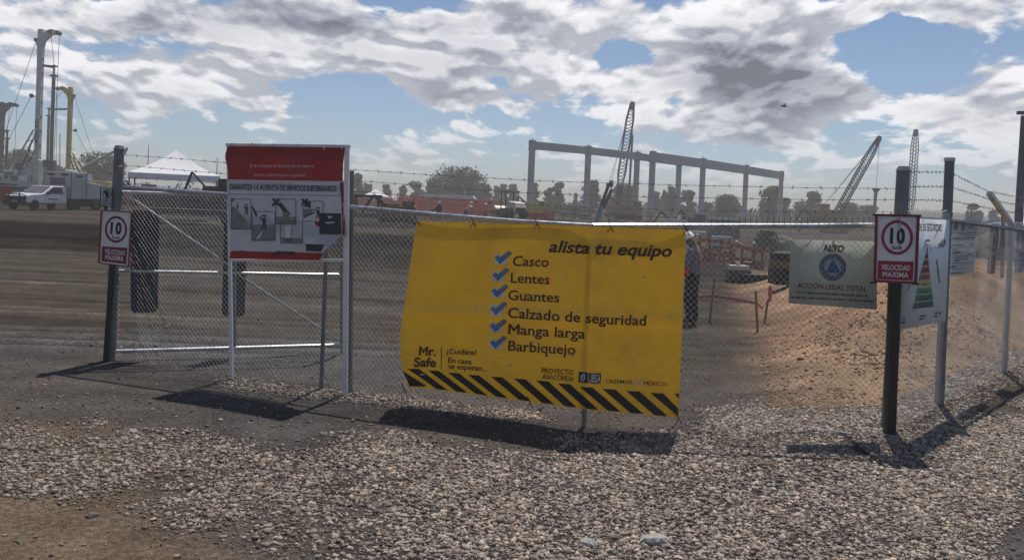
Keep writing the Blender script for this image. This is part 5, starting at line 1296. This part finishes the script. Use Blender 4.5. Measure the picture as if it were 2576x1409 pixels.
mb = MB(); mb.box((-1.95, 0, 1.85), (1.75, 2.25, 2.0)); bxo = mb.build('service_box', tg, tr, bevel=.03)
for (x, y, sx, sy) in ((-1.06, -.55, .02, .55), (-1.06, .6, .02, .6)): MB().box((x, y, 2.62), (sx, sy, .14)).build('vent', black, bxo)
MB().box((-1.95, 1.14, 2.55), (.7, .02, .12)).build('vent', black, bxo); MB().box((-1.06, 0, 2.15), (.02, 1.3, .5)).build('window', glass, bxo)
for q in (-1.1, 1.1): MB().box((-1.95+q*.77, 1.135, 1.85), (.04, .03, 1.96)).build('door_edge', black, bxo)
mb = MB(); mb.prism([(-2.9, .9), (-2.9, 2.15), (-4.6, 2.0), (-5.1, 1.6), (-5.1, .9)], 2.1); mb.build('tank_body', tg, tr, bevel=.03)
MB().box((-3.4, 0, 2.55), (1.0, 1.5, .5)).build('upper_locker', tw, tr)
MB().tube((-2.4, .6, 2.85), (-2.4, -.4, 2.95), .12, n=8).build('exhaust', tw, tr)

# ---- roller
c = loc(1284, 97); rl = thing('soil_compactor', 'single drum soil compactor with open canopy frame above the yellow banner', 'roller', c, R(-65))
# local +x to the hood (towards camera right), drum at -x
mb = MB(); mb.lathe([(.1, -1.05), (.75, -1.05), (.78, -1.0), (.78, 1.0), (.75, 1.05), (.1, 1.05)], 24, (-2.3, 0, .78), 'Y'); mb.build('drum', mat('drum_steel', (.42, .40, .37), .45, .4), rl)
mb = MB(); mb.box((-2.3, -1.15, .85), (1.9, .12, .35)); mb.box((-2.3, 1.15, .85), (1.9, .12, .35)); mb.box((-1.2, 0, .85), (.3, 2.4, .5)); mb.build('drum_frame', mat('dusty_red_paint', (.20, .09, .06), .7), rl)
mb = MB(); mb.box((-.3, 0, 1.0), (1.4, 1.6, .6)); mb.build('platform', mat('dusty_red_paint', (.20, .09, .06)), rl)
mb = MB(); mb.prism([(.4, .8), (2.6, .8), (2.75, 1.3), (2.4, 1.95), (.4, 2.15)], 1.35); mb.build('hood', mat('dusty_white_paint', (.55, .47, .43), .5), rl, bevel=.08)
MB().box((2.70, 0, 1.12), (.12, 1.1, .6)).build('grille', black, rl)
for x in (-.9, .35):
    for y in (-.75, .75): MB().bar((x, y, 1.2), (x, y, 3.15), .1, .1).build('canopy_post', black, rl)
MB().box((-.28, 0, 3.2), (1.7, 1.8, .12)).build('canopy_roof', black, rl, bevel=.03); MB().box((-.2, 0, 1.55), (.5, .6, .7)).build('seat', black, rl, bevel=.05); MB().tube((-.75, 0, 1.4), (-.6, 0, 2.1), .04).build('steering_column', black, rl)
for y in (-.85, .85): wheel(rl, 1.6, y, .72, .5)

# ---- dark steelwork and machinery beyond the gate
def clutter(name, lab, cat, dx, D, parts, rz=0.0, group=None):
    """parts: (part name, material, [(kind, ...)])"""
    t = thing(name, lab, cat, loc(dx, D), rz, group)
    for (pn, m_, sh_) in parts:
        mb = MB()
        for q in sh_:
            if q[0] == 'b': mb.box(q[1], q[2], Matrix.Rotation(q[3], 3, 'Z') if len(q) > 3 else None)
            elif q[0] == 't': mb.tube(q[1], q[2], q[3], n=10)
            elif q[0] == 'r': mb.bar(q[1], q[2], q[3], q[4])
        mb.build(pn, m_, t, bevel=0)
    return t
dk = mat('dark_dirty_steel', (.035, .032, .032), .7, .2, var=.4, scale=3); woodm = mat('raw_timber', (.26, .155, .075), .85, var=.25, scale=3); orw = mat('orange_timber', (.30, .12, .05), .85, var=.25, scale=3)
clutter('steel_trailer', 'long low black steel trailer loaded with dark casings under the large canopy', 'trailer', 500, 46, [('deck', dk, [('b', (0, 0, .95), (6.6, 1.9, .30)), ('b', (0, 0, .55), (5.4, .25, .35))]),
    ('casing', mat('dark_pipe', (.05, .045, .045), .6, .4), [('t', (-3.2, -.45, 1.35), (.3, -.45, 1.35), .3)]), ('casing', MATS['dark_pipe'], [('t', (-3.0, .25, 1.35), (1.0, .25, 1.35), .3)]), ('engine_box', dk, [('b', (2.2, 0, 1.75), (1.7, 1.5, 1.3))]), ('stack', dk, [('t', (1.7, .2, 2.3), (1.7, .2, 3.0), .09)]),
    ('crate', rust, [('b', (.9, 0, 1.6), (.8, 1.4, .8))]), ('rail', galv_d, [('r', (-3.3, -.98, .45), (3.3, -.98, .45), .1, .1)]), ('arm', dk, [('r', (-.9, 0, 1.4), (-.4, 0, 2.7), .1, .1), ('r', (-.4, 0, 2.7), (.3, 0, 2.0), .08, .08)]), ('wheel', rubber, [('t', (-2.0, -1.1, .38), (-2.0, -.85, .38), .38)]), ('wheel', rubber, [('t', (2.0, -1.1, .38), (2.0, -.85, .38), .38)])], R(-4))
clutter('steel_rack', 'dark steel rack with uprights standing right of the small white canopy base', 'rack', 930, 78, [('frame', dk, [('b', (-1.2, 0, 1.1), (.25, .5, 2.0)), ('b', (.8, 0, 1.1), (.25, .5, 2.0)), ('b', (-.2, 0, 2.0), (2.6, .5, .25))]), ('block', rust, [('b', (1.9, 0, .8), (1.6, 1.2, 1.2))]), ('skid', dk, [('b', (.4, -.2, .3), (5, 1.2, .4))])])
clutter('soil_bin', 'dull red open bin at the left picture edge before the white rig', 'bin', -2, 72, [('shell', redcl, [('b', (0, 0, .9), (1.5, 1.4, 1.3))]), ('rim', dk, [('b', (0, 0, 1.7), (2.0, 1.7, .12))])])
clutter('road_barrier', 'bright red plastic barrier lying left of the white pickup bonnet', 'barrier', 33, 70, [('body', mat('barrier_red', (.50, .05, .04), .5), [('b', (0, 0, .45), (1.6, .4, .5), .3)])])
clutter('flat_trailer', 'long low flat bed with dirty white load behind the pickup', 'trailer', 60, 82, [('deck', gry, [('b', (0, 0, 1.3), (9, 2, .4))]), ('load', offw, [('b', (-1, 0, 1.8), (5.5, 1.6, .5))]), ('sacks', mat('sack', (.40, .33, .29), .8), [('b', (2.9, -.6, 1.8), (1.4, 1, .5), .2)]), ('wheel', rubber, [('t', (-3, -1.2, .5), (-3, -.8, .5), .5)]), ('wheel', rubber, [('t', (3, -1.2, .5), (3, -.8, .5), .5)])])
clutter('yellow_tank', 'yellow fuel tank standing on the far platform behind the small hand sign', 'tank', 208, 100, [('tank', yelm, [('b', (0, 0, 2.0), (2.2, 1.5, 1.0))]), ('legs', gry, [('b', (-.9, 0, .8), (.15, 1.2, 1.5)), ('b', (.9, 0, .8), (.15, 1.2, 1.5))])])
for (dx, D, s_, m_, lab) in [(20, 95, 1.3, offw, 'pale machine cabin behind the red bin at the far left'), (225, 78, 1.0, offw, 'pale service module right of the truck tank, left of the gate post'), (350, 88, 1.1, redcl, 'dull red machine low under the large canopy'), (620, 84, 1.2, dk, 'dark machine just left of the poster frame'),
        (1000, 66, .9, rust, 'rusty machine part low behind the gate rail left of the yellow banner'), (1345, 128, 1.2, yelm, 'dusty yellow machine at the foot of the left end column'), (1580, 140, 1.5, brn, 'brown excavator body in dust behind the timber forms'), (1700, 112, 1.0, offw, 'pale small machine below the middle columns'), (1745, 118, 1.0, bl, 'dark blue small machine under the second concrete row'), (2060, 135, 1.2, brn, 'brown machine left of the inclined crane foot')]:
    clutter('site_machine', lab, 'machine', dx, D, [('body', m_, [('b', (0, 0, 1.0*s_), (2.6*s_, 1.6, 1.0*s_)), ('b', (.9*s_, 0, 1.6*s_), (.9*s_, 1.3, .8*s_))]), ('arm', dk, [('r', (-.8*s_, 0, 1.4*s_), (-2.0*s_, 0, 2.4*s_), .22, .22), ('r', (-2.0*s_, 0, 2.4*s_), (-2.9*s_, 0, .9*s_), .18, .18)]), ('track', rubber, [('b', (0, -.7, .3*s_), (2.9*s_, .5, .55*s_))]), ('track', rubber, [('b', (0, .7, .3*s_), (2.9*s_, .5, .55*s_))]), ('cab_window', glass, [('b', (.9*s_, -.68, 1.75*s_), (.6*s_, .05, .4*s_))])], random.uniform(-.5, .5))
# safety netting runs
net = bpy.data.materials.new('orange_net'); net.use_nodes = True; t_ = NT(net.node_tree); bs = t_.n['Principled BSDF']; bs.inputs['Base Color'].default_value = (.50, .085, .04, 1); bs.inputs['Roughness'].default_value = .8
def netting(lab, pts, D0, D1, h=1.1, m=net):
    n_ = len(pts); P = []
    for k, dx in enumerate(pts):
        D = D0+(D1-D0)*k/max(1, n_-1); P.append(loc(dx, D))
    t = thing('safety_net_fence', lab, 'netting', P[0], group='runs of orange safety netting')
    off = P[0]
    for p in P: MB().bar(p-off, p-off+Vector((0, 0, h+.15)), .05, .05).build('stake', woodm, t)
    A_, B_ = [], []
    for a, b in zip(P[:-1], P[1:]):
        L_ = (b-a).length; nx = max(2, int(L_/.16))
        for i in range(nx): q = a.lerp(b, i/nx); s_ = .12*math.sin(math.pi*i/nx); A_.append(q-off+Vector((0, 0, .12))); B_.append(q-off+Vector((0, 0, h-s_)))
        for j in range(8):
            for i in range(nx):
                z0_ = .12+(h-.12-.12*math.sin(math.pi*i/nx))*j/7; z1_ = .12+(h-.12-.12*math.sin(math.pi*(i+1)/nx))*j/7
                A_.append(a.lerp(b, i/nx)-off+Vector((0, 0, z0_))); B_.append(a.lerp(b, (i+1)/nx)-off+Vector((0, 0, z1_)))
    V, F = prisms([tuple(q) for q in A_], [tuple(q) for q in B_], .032, 3); np_obj('net', V, F, m, t)
    return t
netting('orange netting run from the poster frame to the seated group of workers', [892, 925, 962, 1000, 1040, 1080], 86, 88, 1.9)
netting('orange netting run in the middle distance left of the compactor', [1085, 1120, 1160, 1200, 1236], 90, 92, 1.8)
netting('far faded orange netting run behind the workers', [1000, 1045, 1100, 1150, 1210, 1260], 100, 106, 2.2)
netting('orange netting run right of the compactor by the timber forms', [1332, 1350, 1370, 1392], 88, 92, 1.3)
netting('orange netting run seen through the gate mesh under the canopy', [322, 352, 380, 410, 440], 66, 66, 1.0)
# timber forms
def forms(lab, dxs, D, h, m=woodm, D1=None):
    P = [loc(dx, D+(0 if D1 is None else (D1-D)*i/(len(dxs)-1))) for i, dx in enumerate(dxs)]
    t = thing('timber_form', lab, 'timber frame', P[0], group='timber barriers and forms'); off = P[0]
    for i, p in enumerate(P):
        MB().bar(p-off+Vector((random.uniform(-.08, .08), 0, -.1)), p-off+Vector((random.uniform(-.12, .12), 0, h*random.uniform(.9, 1.2))), .11, .09).build('stake', m, t)
    for f in (.35, .85):
        for a, b in zip(P[:-1], P[1:]): MB().bar(a-off+Vector((0, -.06, h*f)), b-off+Vector((0, -.06, h*f+random.uniform(-.1, .1))), .04, .14).build('rail', m, t)
    for i in range(0, len(P)-1, 2): MB().bar(P[i]-off+Vector((0, .05, 0)), P[i]-off+Vector((.5, .5, h*.9)), .06, .06).build('strut', m, t)
    return t
forms('row of light timber stakes and rails directly right of the compactor', [1372, 1392, 1415, 1438, 1462, 1488], 92, 1.5)
forms('timber stakes and rails left of the blue boom in the farther row', [1380, 1410, 1445, 1480, 1515], 110, 1.8)
forms('timber form row between the blue boom and the second concrete column', [1530, 1552, 1575, 1600, 1625, 1650], 98, 1.4)
forms('timber form row below the middle concrete columns', [1600, 1640, 1675, 1712, 1750, 1790], 120, 1.6)
forms('faint far timber row at the foot of the rightmost concrete columns', [1820, 1860, 1905, 1950, 2000, 2040], 128, 1.2)
forms('orange brown timber barrier seen through the mesh between worker and ALTO board', [1765, 1790, 1815, 1842, 1870, 1900, 1925], 40, 1.15, orw, 44)
forms('second orange brown timber barrier farther back beside the grey white tank', [1758, 1790, 1826, 1850], 47, .9, orw, 50)
# dozer, tank, bins on the right
def ploc(dx, dy): p = hit(dx, dy); return p
def clutter_at(name, lab, cat, p, parts, rz=0.0, group=None):
    t = clutter(name, lab, cat, 1288, 20, parts, rz, group); t.location = p; return t
p = ploc(1815, 624); s = p.y/FD
t = thing('intermediate_tank', 'white caged liquid tank standing beyond the orange timber barrier', 'tank', p); Ht = 30*s; Wt = 50*s
MB().box((0, 0, Ht*.55), (Wt*.95, 1.1, Ht*.85)).build('bladder', mat('tank_white', (.50, .51, .52), .5), t, bevel=.05); MB().box((0, 0, .08), (Wt, 1.2, .14)).build('pallet', dk, t)
for k in range(7): MB().box((-Wt/2+k*Wt/6, -.58, Ht*.55), (.04, .04, Ht*.9)).build('cage_bar', galv_d, t)
for k in range(4): MB().box((0, -.60, Ht*.15+k*Ht*.27), (Wt, .04, .04)).build('cage_bar', galv_d, t)
clutter_at('portable_cabin', 'dark blue grey cabin block with small windows behind the caged tank', 'cabin', ploc(1818, 598), [('wall', mat('cabin_dark', (.06, .075, .085), .7), [('b', (0, 0, 1.1), (3.4, 2.2, 2.0))]), ('roof', roofw, [('b', (0, 0, 2.2), (3.1, 2.4, .3))]), ('window', mat('cabin_pane', (.22, .26, .28), .3), [('b', (-1.0, -1.12, 1.3), (.5, .05, .4))]), ('window', MATS['cabin_pane'], [('b', (0.1, -1.12, 1.3), (.5, .05, .4))]), ('window', MATS['cabin_pane'], [('b', (1.1, -1.12, 1.3), (.5, .05, .4))])])
clutter_at('wheel_loader', 'dark backhoe loader with raised bucket beside the ALTO board top left', 'loader', ploc(1925, 632), [('body', dk, [('b', (0, 0, .9), (1.7, 1.2, .8)), ('b', (-.3, 0, 1.45), (.9, 1.0, .5))]), ('bucket', dk, [('b', (-.6, -.3, .75), (1.0, 1.0, .9), .4)]), ('bucket', dk, [('b', (.1, 0, 1.75), (1.1, .9, .55), .2)]), ('arm', dk, [('r', (.2, 0, 1.3), (.9, 0, 1.8), .15, .15), ('r', (.9, 0, 1.8), (1.3, 0, 1.1), .12, .12)]), ('wheel', rubber, [('t', (-.5, -.8, .4), (-.5, -.5, .4), .4)]), ('wheel', rubber, [('t', (.6, -.8, .4), (.6, -.5, .4), .4)])])
sp = ploc(1968, 628); bm = bmesh.new(); bmesh.ops.create_icosphere(bm, subdivisions=3, radius=1)
for v in bm.verts:
    k = 1+.18*math.sin(v.co.x*7)*math.cos(v.co.y*6+v.co.z*5); v.co = Vector((v.co.x*1.35*k, v.co.y*1.1, max(-.1, v.co.z)*1.35*k))
me = bpy.data.meshes.new('spoil_heap'); bm.to_mesh(me); bm.free(); me.materials.append(mat('grey_spoil', (.16, .14, .12), .95, var=.35, scale=3, bump=.8)); o = bpy.data.objects.new('spoil_heap', me); col.objects.link(o); o.location = sp; tag(o, 'rounded grey brown spoil heap just above the left edge of the ALTO board', 'heap')
clutter_at('mortar_mixer', 'small pale topped machine on skids in front of the orange timber barrier', 'mixer', ploc(1856, 712), [('tub', gry, [('b', (0, 0, .28), (.75, .5, .35))]), ('lid', mat('pale_lid', (.50, .44, .38), .6), [('b', (0, 0, .52), (.62, .5, .16)), ('b', (-.02, 0, .66), (.12, .12, .14))]), ('skid', dk, [('b', (0, -.25, .05), (1.0, .06, .06))]), ('skid', dk, [('b', (.2, .25, .05), (1.3, .06, .06))])])
clutter_at('generator', 'dark generator with a yellow brown band half hidden by the ALTO board', 'generator', ploc(1975, 722), [('casing', dk, [('b', (0, 0, .28), (.75, .6, .42))]), ('band', mat('brown_band', (.16, .11, .045), .7), [('b', (0, 0, .60), (.74, .6, .20))]), ('top', dk, [('b', (0, 0, .80), (.72, .58, .18))])])
clutter_at('soil_tray', 'flat black trough lying right of the small mixer', 'trough', ploc(1908, 708), [('trough', dk, [('b', (0, 0, .12), (1.2, .5, .22))])])
# stakes and tape
def stake(a, b, lab, r=.022):
    p = hit(*a); q = PY(*b, p.y); t = MB().bar(p-Vector((0, 0, .1)), q, r*2, r*1.6).build('wooden_stake', woodm); return tag(t, lab, 'stake', 'wooden stakes inside the gate'), q
_, q1 = stake((1784, 812), (1797, 700), 'thin wooden stake nearest the worker, inside the gate')
_, q2 = stake((1907, 836), (1901, 732), 'short upright wooden stake at the foot of the sandy bank')
_, q3 = stake((1921, 815), (1938, 718), 'leaning wooden stake with red tape next to the short upright one')
tp_ = mat('red_white_tape', (.50, .12, .11), .5)
def tape(pts, lab):
    mb = MB(); 
    for a, b in zip(pts[:-1], pts[1:]): mb.bar(a, b, .008, .05)
    return tag(mb.build('barrier_tape', tp_), lab, 'tape')
tape([q1+Vector((-1.1, .2, -.35)), q1+Vector((-.5, .1, -.42)), q1+Vector((0, -.02, -.36)), q1.lerp(q2, .5)+Vector((0, 0, -.28)), q2+Vector((0, -.03, -.22))], 'sagging pink tape between worker, thin stake and short stake')
tape([q2+Vector((0, -.03, -.22)), q2.lerp(q3, .5)+Vector((0, 0, -.38)), q3+Vector((-.02, -.03, -.2))], 'short loop of pink tape between the two stakes at the bank')
o = MB(); o.box(q3+Vector((-.01, -.03, -.18)), (.06, .05, .28)); tag(o.build('tape_knot', tp_), 'red tape wound round the leaning stake', 'tape')

# ---- far workers
gW = 'distant workers in helmets'
bend = {'spn': (0, .10, 1.10), 'chs': (0, .28, 1.22), 'nck': (0, .40, 1.28), 'hd0': (0, .47, 1.30), 'hd1': (0, .56, 1.36), 'nos': (0, .58, 1.28), 'shl': (-.18, .30, 1.24), 'shr': (.18, .30, 1.24), 'ell': (-.22, .42, .98), 'elr': (.22, .42, .98), 'hal': (-.18, .52, .74), 'har': (.18, .52, .74), 'hfl': (-.17, .55, .66), 'hfr': (.17, .55, .66)}
sit = {'pel': (0, 0, .48), 'spn': (0, .02, .70), 'chs': (0, .08, .92), 'nck': (0, .12, 1.05), 'hd0': (0, .15, 1.12), 'hd1': (0, .17, 1.24), 'nos': (0, .25, 1.17), 'shl': (-.18, .08, .97), 'shr': (.18, .08, .97), 'ell': (-.25, .22, .74), 'elr': (.25, .22, .74), 'hal': (-.15, .42, .62), 'har': (.15, .42, .62), 'hfl': (-.12, .48, .58), 'hfr': (.12, .48, .58),
       'hpl': (-.10, .02, .46), 'hpr': (.10, .02, .46), 'knl': (-.14, .42, .48), 'knr': (.14, .42, .48), 'anl': (-.14, .45, .09), 'anr': (.14, .45, .09), 'tol': (-.15, .60, .04), 'tor': (.15, .60, .04)}
walk = {'knl': (-.11, .22, .52), 'anl': (-.12, .30, .10), 'tol': (-.12, .46, .07), 'knr': (.11, -.05, .50), 'anr': (.12, -.32, .14), 'tor': (.12, -.18, .05)}
for (dx, D, pose, rz, sh_, tr_, vs_, lab) in [
    (1046, 80, bend, 1.2, orange_v, jeans, None, 'stooping distant worker in orange, left of the pair near the red netting'),
    (1088, 82, bend, -1.3, jeans, navy, orange_v, 'stooping distant worker with orange vest in the centre of the netting'),
    (1105, 82, {}, .4, navy, navy, None, 'dark clothed distant worker standing right of two stooping ones'),
    (1172, 84, bend, -2.0, pale_sh, navy, None, 'distant worker in pale shirt bending over right of the low shed'),
    (1222, 86, {}, -1.5, pale_sh, jeans, redcl, 'distant worker with red vest standing left of the compactor drum'),
    (1186, 90, walk, 1.4, orange_v, navy, None, 'distant walking worker in orange between shed and compactor'),
    (66, 70, sit, .5, redcl, navy, None, 'distant worker in red sitting behind the pickup bonnet'),
    (1850, 76, sit, .3, jeans, navy, orange_v, 'distant worker with white helmet crouching right of the caged tank'),
    (1872, 80, bend, .9, orange_v, jeans, None, 'distant worker bending right beside the crouching ones by the tank'),
    (1900, 74, walk, -.8, redcl, jeans, None, 'distant worker with orange jacket and white helmet left of the dark loader'),
    (2012, 120, {}, .3, orange_v, navy, None, 'tiny far worker standing by the far timber row right of the last column'),
    (1752, 150, {}, .3, pale_sh, jeans, None, 'tiny far worker under the second concrete row')]:
    p = loc(dx, D); person(pose, lab, p, rz, sh_, tr_, vs_, group=gW)
# low scattered things among the netting
for i, (dx, D, w_, h_, m_, lab) in enumerate([(990, 100, 3.4, .5, 'sack', 'low pale stack of sheets by the far netting left of the big tree'), (1070, 105, 4.2, .5, 'pale_sheet_roof', 'long pale sheet stack below the low white shed'), (1150, 95, 2.6, .6, 'sack', 'pale sacks heaped right of the stooping workers'),
        (1215, 104, 1.6, .9, 'barrier_red', 'red crate stack left of the compactor'), (640, 70, 3, .8, 'rusty_steel', 'rusty formwork stack behind the poster'), (1340, 90, 1.2, .5, 'barrier_red', 'low red block right of the compactor wheel'), (1400, 86, 2.4, .5, 'barrier_red', 'flat red sheet lying just above the banner top edge'),
        (1780, 104, 4, .5, 'pale_sheet_roof', 'low pale stack below the second row of columns'), (1765, 60, 2.2, .6, 'rusty_steel', 'rusty brown pile just right of the worker helmet'), (1880, 66, 3, .5, 'rusty_steel', 'rusty brown timber pile behind the orange barrier'), (2100, 120, 4, 1.2, 'dusty_brown_machine', 'dusty brown block below the inclined crane')]):
    t = thing('material_stack', lab, 'stack', loc(dx, D), random.uniform(-.3, .3)); n_ = 3
    for k in range(n_): MB().box((random.uniform(-.2, .2), 0, h_*(k+.5)/n_), (w_*random.uniform(.75, 1), 1.2, h_/n_*.85)).build('layer', MATS[m_], t)

# ================================================================== trees
bark = mat('bark', (.10, .075, .055), .9)
leafm = []
for k, c in enumerate([(.055, .072, .040), (.070, .085, .050), (.085, .085, .055)]): leafm.append(mat('foliage_%d' % k, c, .8, var=.45, scale=.7, trans=.15))
def tree(dx, dytop, wpx, D, lab, kind=0, dens=1.0, lo=.30, group='trees beyond the site'):
    base = loc(dx, D); H = Zat(dx, dytop, D)-base.z; Wd = wpx/FD*D
    t = thing('tree', lab, 'tree', base, group=group)
    mb = MB(); mb.tube((0, 0, -.2), (0, 0, H*.5), H*.022+.12, H*.013+.05, 8)
    cl = []; ncl = int(12+wpx*.22+8*H/Wd)
    for k in range(ncl):
        v_ = random.random(); a = random.uniform(0, 2*math.pi); z = H*(lo+(1-lo)*v_)
        prof = math.sin(math.pi*min(1, .12+.80*v_))**.6 if kind != 2 else (1-v_*.8)
        r_ = Wd*.5*prof*random.uniform(.2, .85); cs = Wd*random.uniform(.15, .27)*(1 if kind != 2 else .8)
        c = Vector((r_*math.cos(a), r_*math.sin(a), min(z, H-cs*.6))); cl.append((c, cs))
        if k % 3 == 0: mb.tube((0, 0, z*.55), c, H*.010+.03, .03, 5)
    mb.build('trunk', bark, t)
    n_ = int(min(9000, (900+wpx*50)*dens)); q = np.array([list(c)+[s] for c, s in cl]); idx = rng.integers(0, len(cl), n_)
    d = rng.normal(0, 1, (n_, 3)); d /= np.linalg.norm(d, axis=1)[:, None]; rad = rng.uniform(.35, 1.0, n_)**.5*(1+.25*rng.normal(0, 1, n_)*(rng.random(n_) < .2))
    C = q[idx, :3]+d*(q[idx, 3]*rad)[:, None]*np.array([[1, 1, .8]]); ls = .0009*D*rng.uniform(.6, 1.5, n_)+.08
    u = rng.normal(0, 1, (n_, 3)); u /= np.linalg.norm(u, axis=1)[:, None]; v2 = np.cross(u, rng.normal(0, 1, (n_, 3))); v2 /= np.linalg.norm(v2, axis=1)[:, None]
    V = np.stack([C-u*ls[:, None], C+v2*ls[:, None]*.6, C+u*ls[:, None], C-v2*ls[:, None]*.6], 1).reshape(-1, 3); F = np.arange(4*n_).reshape(-1, 4)
    co = np_obj('crown', V, F, leafm[kind % 3], t)
    nn = d*np.array([[1, 1, .9]])+np.array([[0, 0, .25]])+.35*u; nn /= np.linalg.norm(nn, axis=1)[:, None]
    co.data.polygons.foreach_set('use_smooth', np.ones(n_, bool)); co.data.normals_split_custom_set_from_vertices(np.repeat(nn, 4, 0).tolist())
TREES = [(1150, 424, 150, 215, 'broad dark round tree, the largest crown, behind the low white shed', 0), (1092, 452, 52, 230, 'left shoulder tree of the big round crown', 0), (1215, 462, 46, 225, 'right shoulder tree of the big round crown', 0),
 (897, 438, 46, 230, 'pointed hazy tree just right of the poster frame', 2), (922, 460, 30, 240, 'small tree right beside the pointed hazy one', 0), (972, 466, 26, 250, 'small round tree above the small canopy right side', 0), (1012, 467, 24, 250, 'small narrow tree left of the shed roof', 0), (1046, 458, 44, 240, 'medium tree directly left of the big round crown', 1),
 (1248, 470, 20, 260, 'tiny tree first right of the big round crown', 1), (1266, 465, 24, 260, 'tiny tree above the compactor canopy', 1), (1287, 465, 26, 255, 'tiny tree right above the compactor hood', 1), (1341, 461, 28, 240, 'tree hugging the left end concrete column', 0), (1380, 474, 34, 240, 'low tree right of the left end column', 0), (1405, 459, 34, 235, 'taller loose tree between the first two columns', 1), (1447, 486, 16, 260, 'thin young tree left of the second column', 2),
 (1486, 455, 50, 220, 'tall dark tree behind the second concrete column', 0), (1566, 467, 84, 230, 'wide tree mass behind the tall lattice crane', 0), (1646, 484, 36, 250, 'low tree behind the first tall column of the farther row', 1), (1668, 478, 20, 260, 'slim tree in the gap right of that column', 2), (1690, 470, 42, 235, 'round tree behind the narrow third column', 0), (1728, 481, 46, 230, 'round tree left of the middle right column', 0),
 (1826, 492, 66, 215, 'rounded lone tree between two right columns', 0), (1780, 512, 40, 230, 'low bush left of the lone rounded tree', 1), (1935, 469, 58, 215, 'tall open tree beside the rightmost concrete column', 1), (1975, 500, 30, 235, 'small tree right of the rightmost column', 1), (2040, 484, 52, 225, 'two tiered tree left of the inclined crane', 1), (2020, 510, 70, 240, 'low bushes at the foot of the two tiered tree', 1),
 (2140, 512, 60, 235, 'low feathery trees right of the inclined crane', 1), (2178, 518, 50, 240, 'low feathery trees left of the right hand sign', 1), (2448, 514, 42, 215, 'lone hazy tree beyond the side fence left of the slanted arm', 0), (2500, 530, 30, 240, 'small hazy tree behind the slanted arm', 1),
 (245, 386, 96, 190, 'big tree behind the left gate post and slanting boom', 0), (285, 400, 60, 200, 'tree behind and just right of the left gate post', 0), (45, 378, 84, 205, 'hazy tree mass behind the left rigs', 0), (10, 395, 50, 210, 'hazy tree at the left picture edge', 0), (128, 410, 60, 220, 'low hazy tree between white and yellow rig', 0)]
for (dx, dy, w_, D, lab, kd) in TREES: tree(dx, dy, w_, D, lab, kd, lo=(.04 if w_ > 40 else .10))
# bare shrubs and a faint far wood as one mass
n_ = 46000; x = rng.uniform(-230, 230, n_); y = 235+rng.uniform(0, 70, n_); h = 1.2+8.5*np.clip(fbm(x*.09+3, y*.02+1.5, 5)-.22, 0, 1)**1.3; z = terrain(x, y)+h*rng.uniform(0, 1, n_)**.8
C = np.stack([x, y, z], 1); u = rng.normal(0, 1, (n_, 3)); u /= np.linalg.norm(u, axis=1)[:, None]; v2 = np.cross(u, rng.normal(0, 1, (n_, 3))); v2 /= np.linalg.norm(v2, axis=1)[:, None]; ls = rng.uniform(.25, .6, n_)[:, None]
V = np.stack([C-u*ls, C+v2*ls*.6, C+u*ls, C-v2*ls*.6], 1).reshape(-1, 3)
tag(np_obj('far_wood', V, np.arange(4*n_).reshape(-1, 4), leafm[1]), kind='stuff')
# bird
p = PY(1972, 268, 70); t = thing('bird', 'small dark bird flying in front of the grey cloud right of the cranes', 'bird', p)
MB().lathe([(.01, -.25), (.07, -.1), (.08, .08), (.03, .25)], 8, (0, 0, 0), 'X').build('body', black, t)
for s_ in (-1, 1): mb = MB(); mb.add([(-.08, 0, .03), (.12, 0, .03), (.05, s_*.35, .2), (-.12, s_*.6, .1)], [(0, 1, 2, 3)]); mb.bar((0, 0, .03), (0, s_*.35, .15), .02, .02); mb.build('wing', black, t)
# white plastic strip lying on the gravel
a = hit(2035, 1080); b = hit(2140, 1096); o = MB(); pts = [a.lerp(b, k/6)+Vector((0, .02*math.sin(k*2), .025)) for k in range(7)]
for p, q in zip(pts[:-1], pts[1:]): o.bar(p, q, .012, .008)
tag(o.build('plastic_strip', mat('white_plastic', (.7, .7, .7), .3)), 'thin white plastic strip lying on gravel left of the dark sign post', 'strip')

# ================================================================== dusty air
HAZE_D = .0014
hm = bpy.data.materials.new('dusty_air'); hm.use_nodes = True; t_ = NT(hm.node_tree); t_.n.remove(t_.n['Principled BSDF'])
pv = t_.n.new('ShaderNodeVolumePrincipled'); pv.inputs['Color'].default_value = (.82, .80, .77, 1); pv.inputs['Density'].default_value = HAZE_D; pv.inputs['Anisotropy'].default_value = .25
t_.link(pv.outputs[0], t_.n['Material Output'].inputs['Volume'])
hb = MB().box((0, 830, 14), (3300, 1860, 34)).build('haze', hm); tag(hb, kind='stuff'); hb.visible_shadow = True
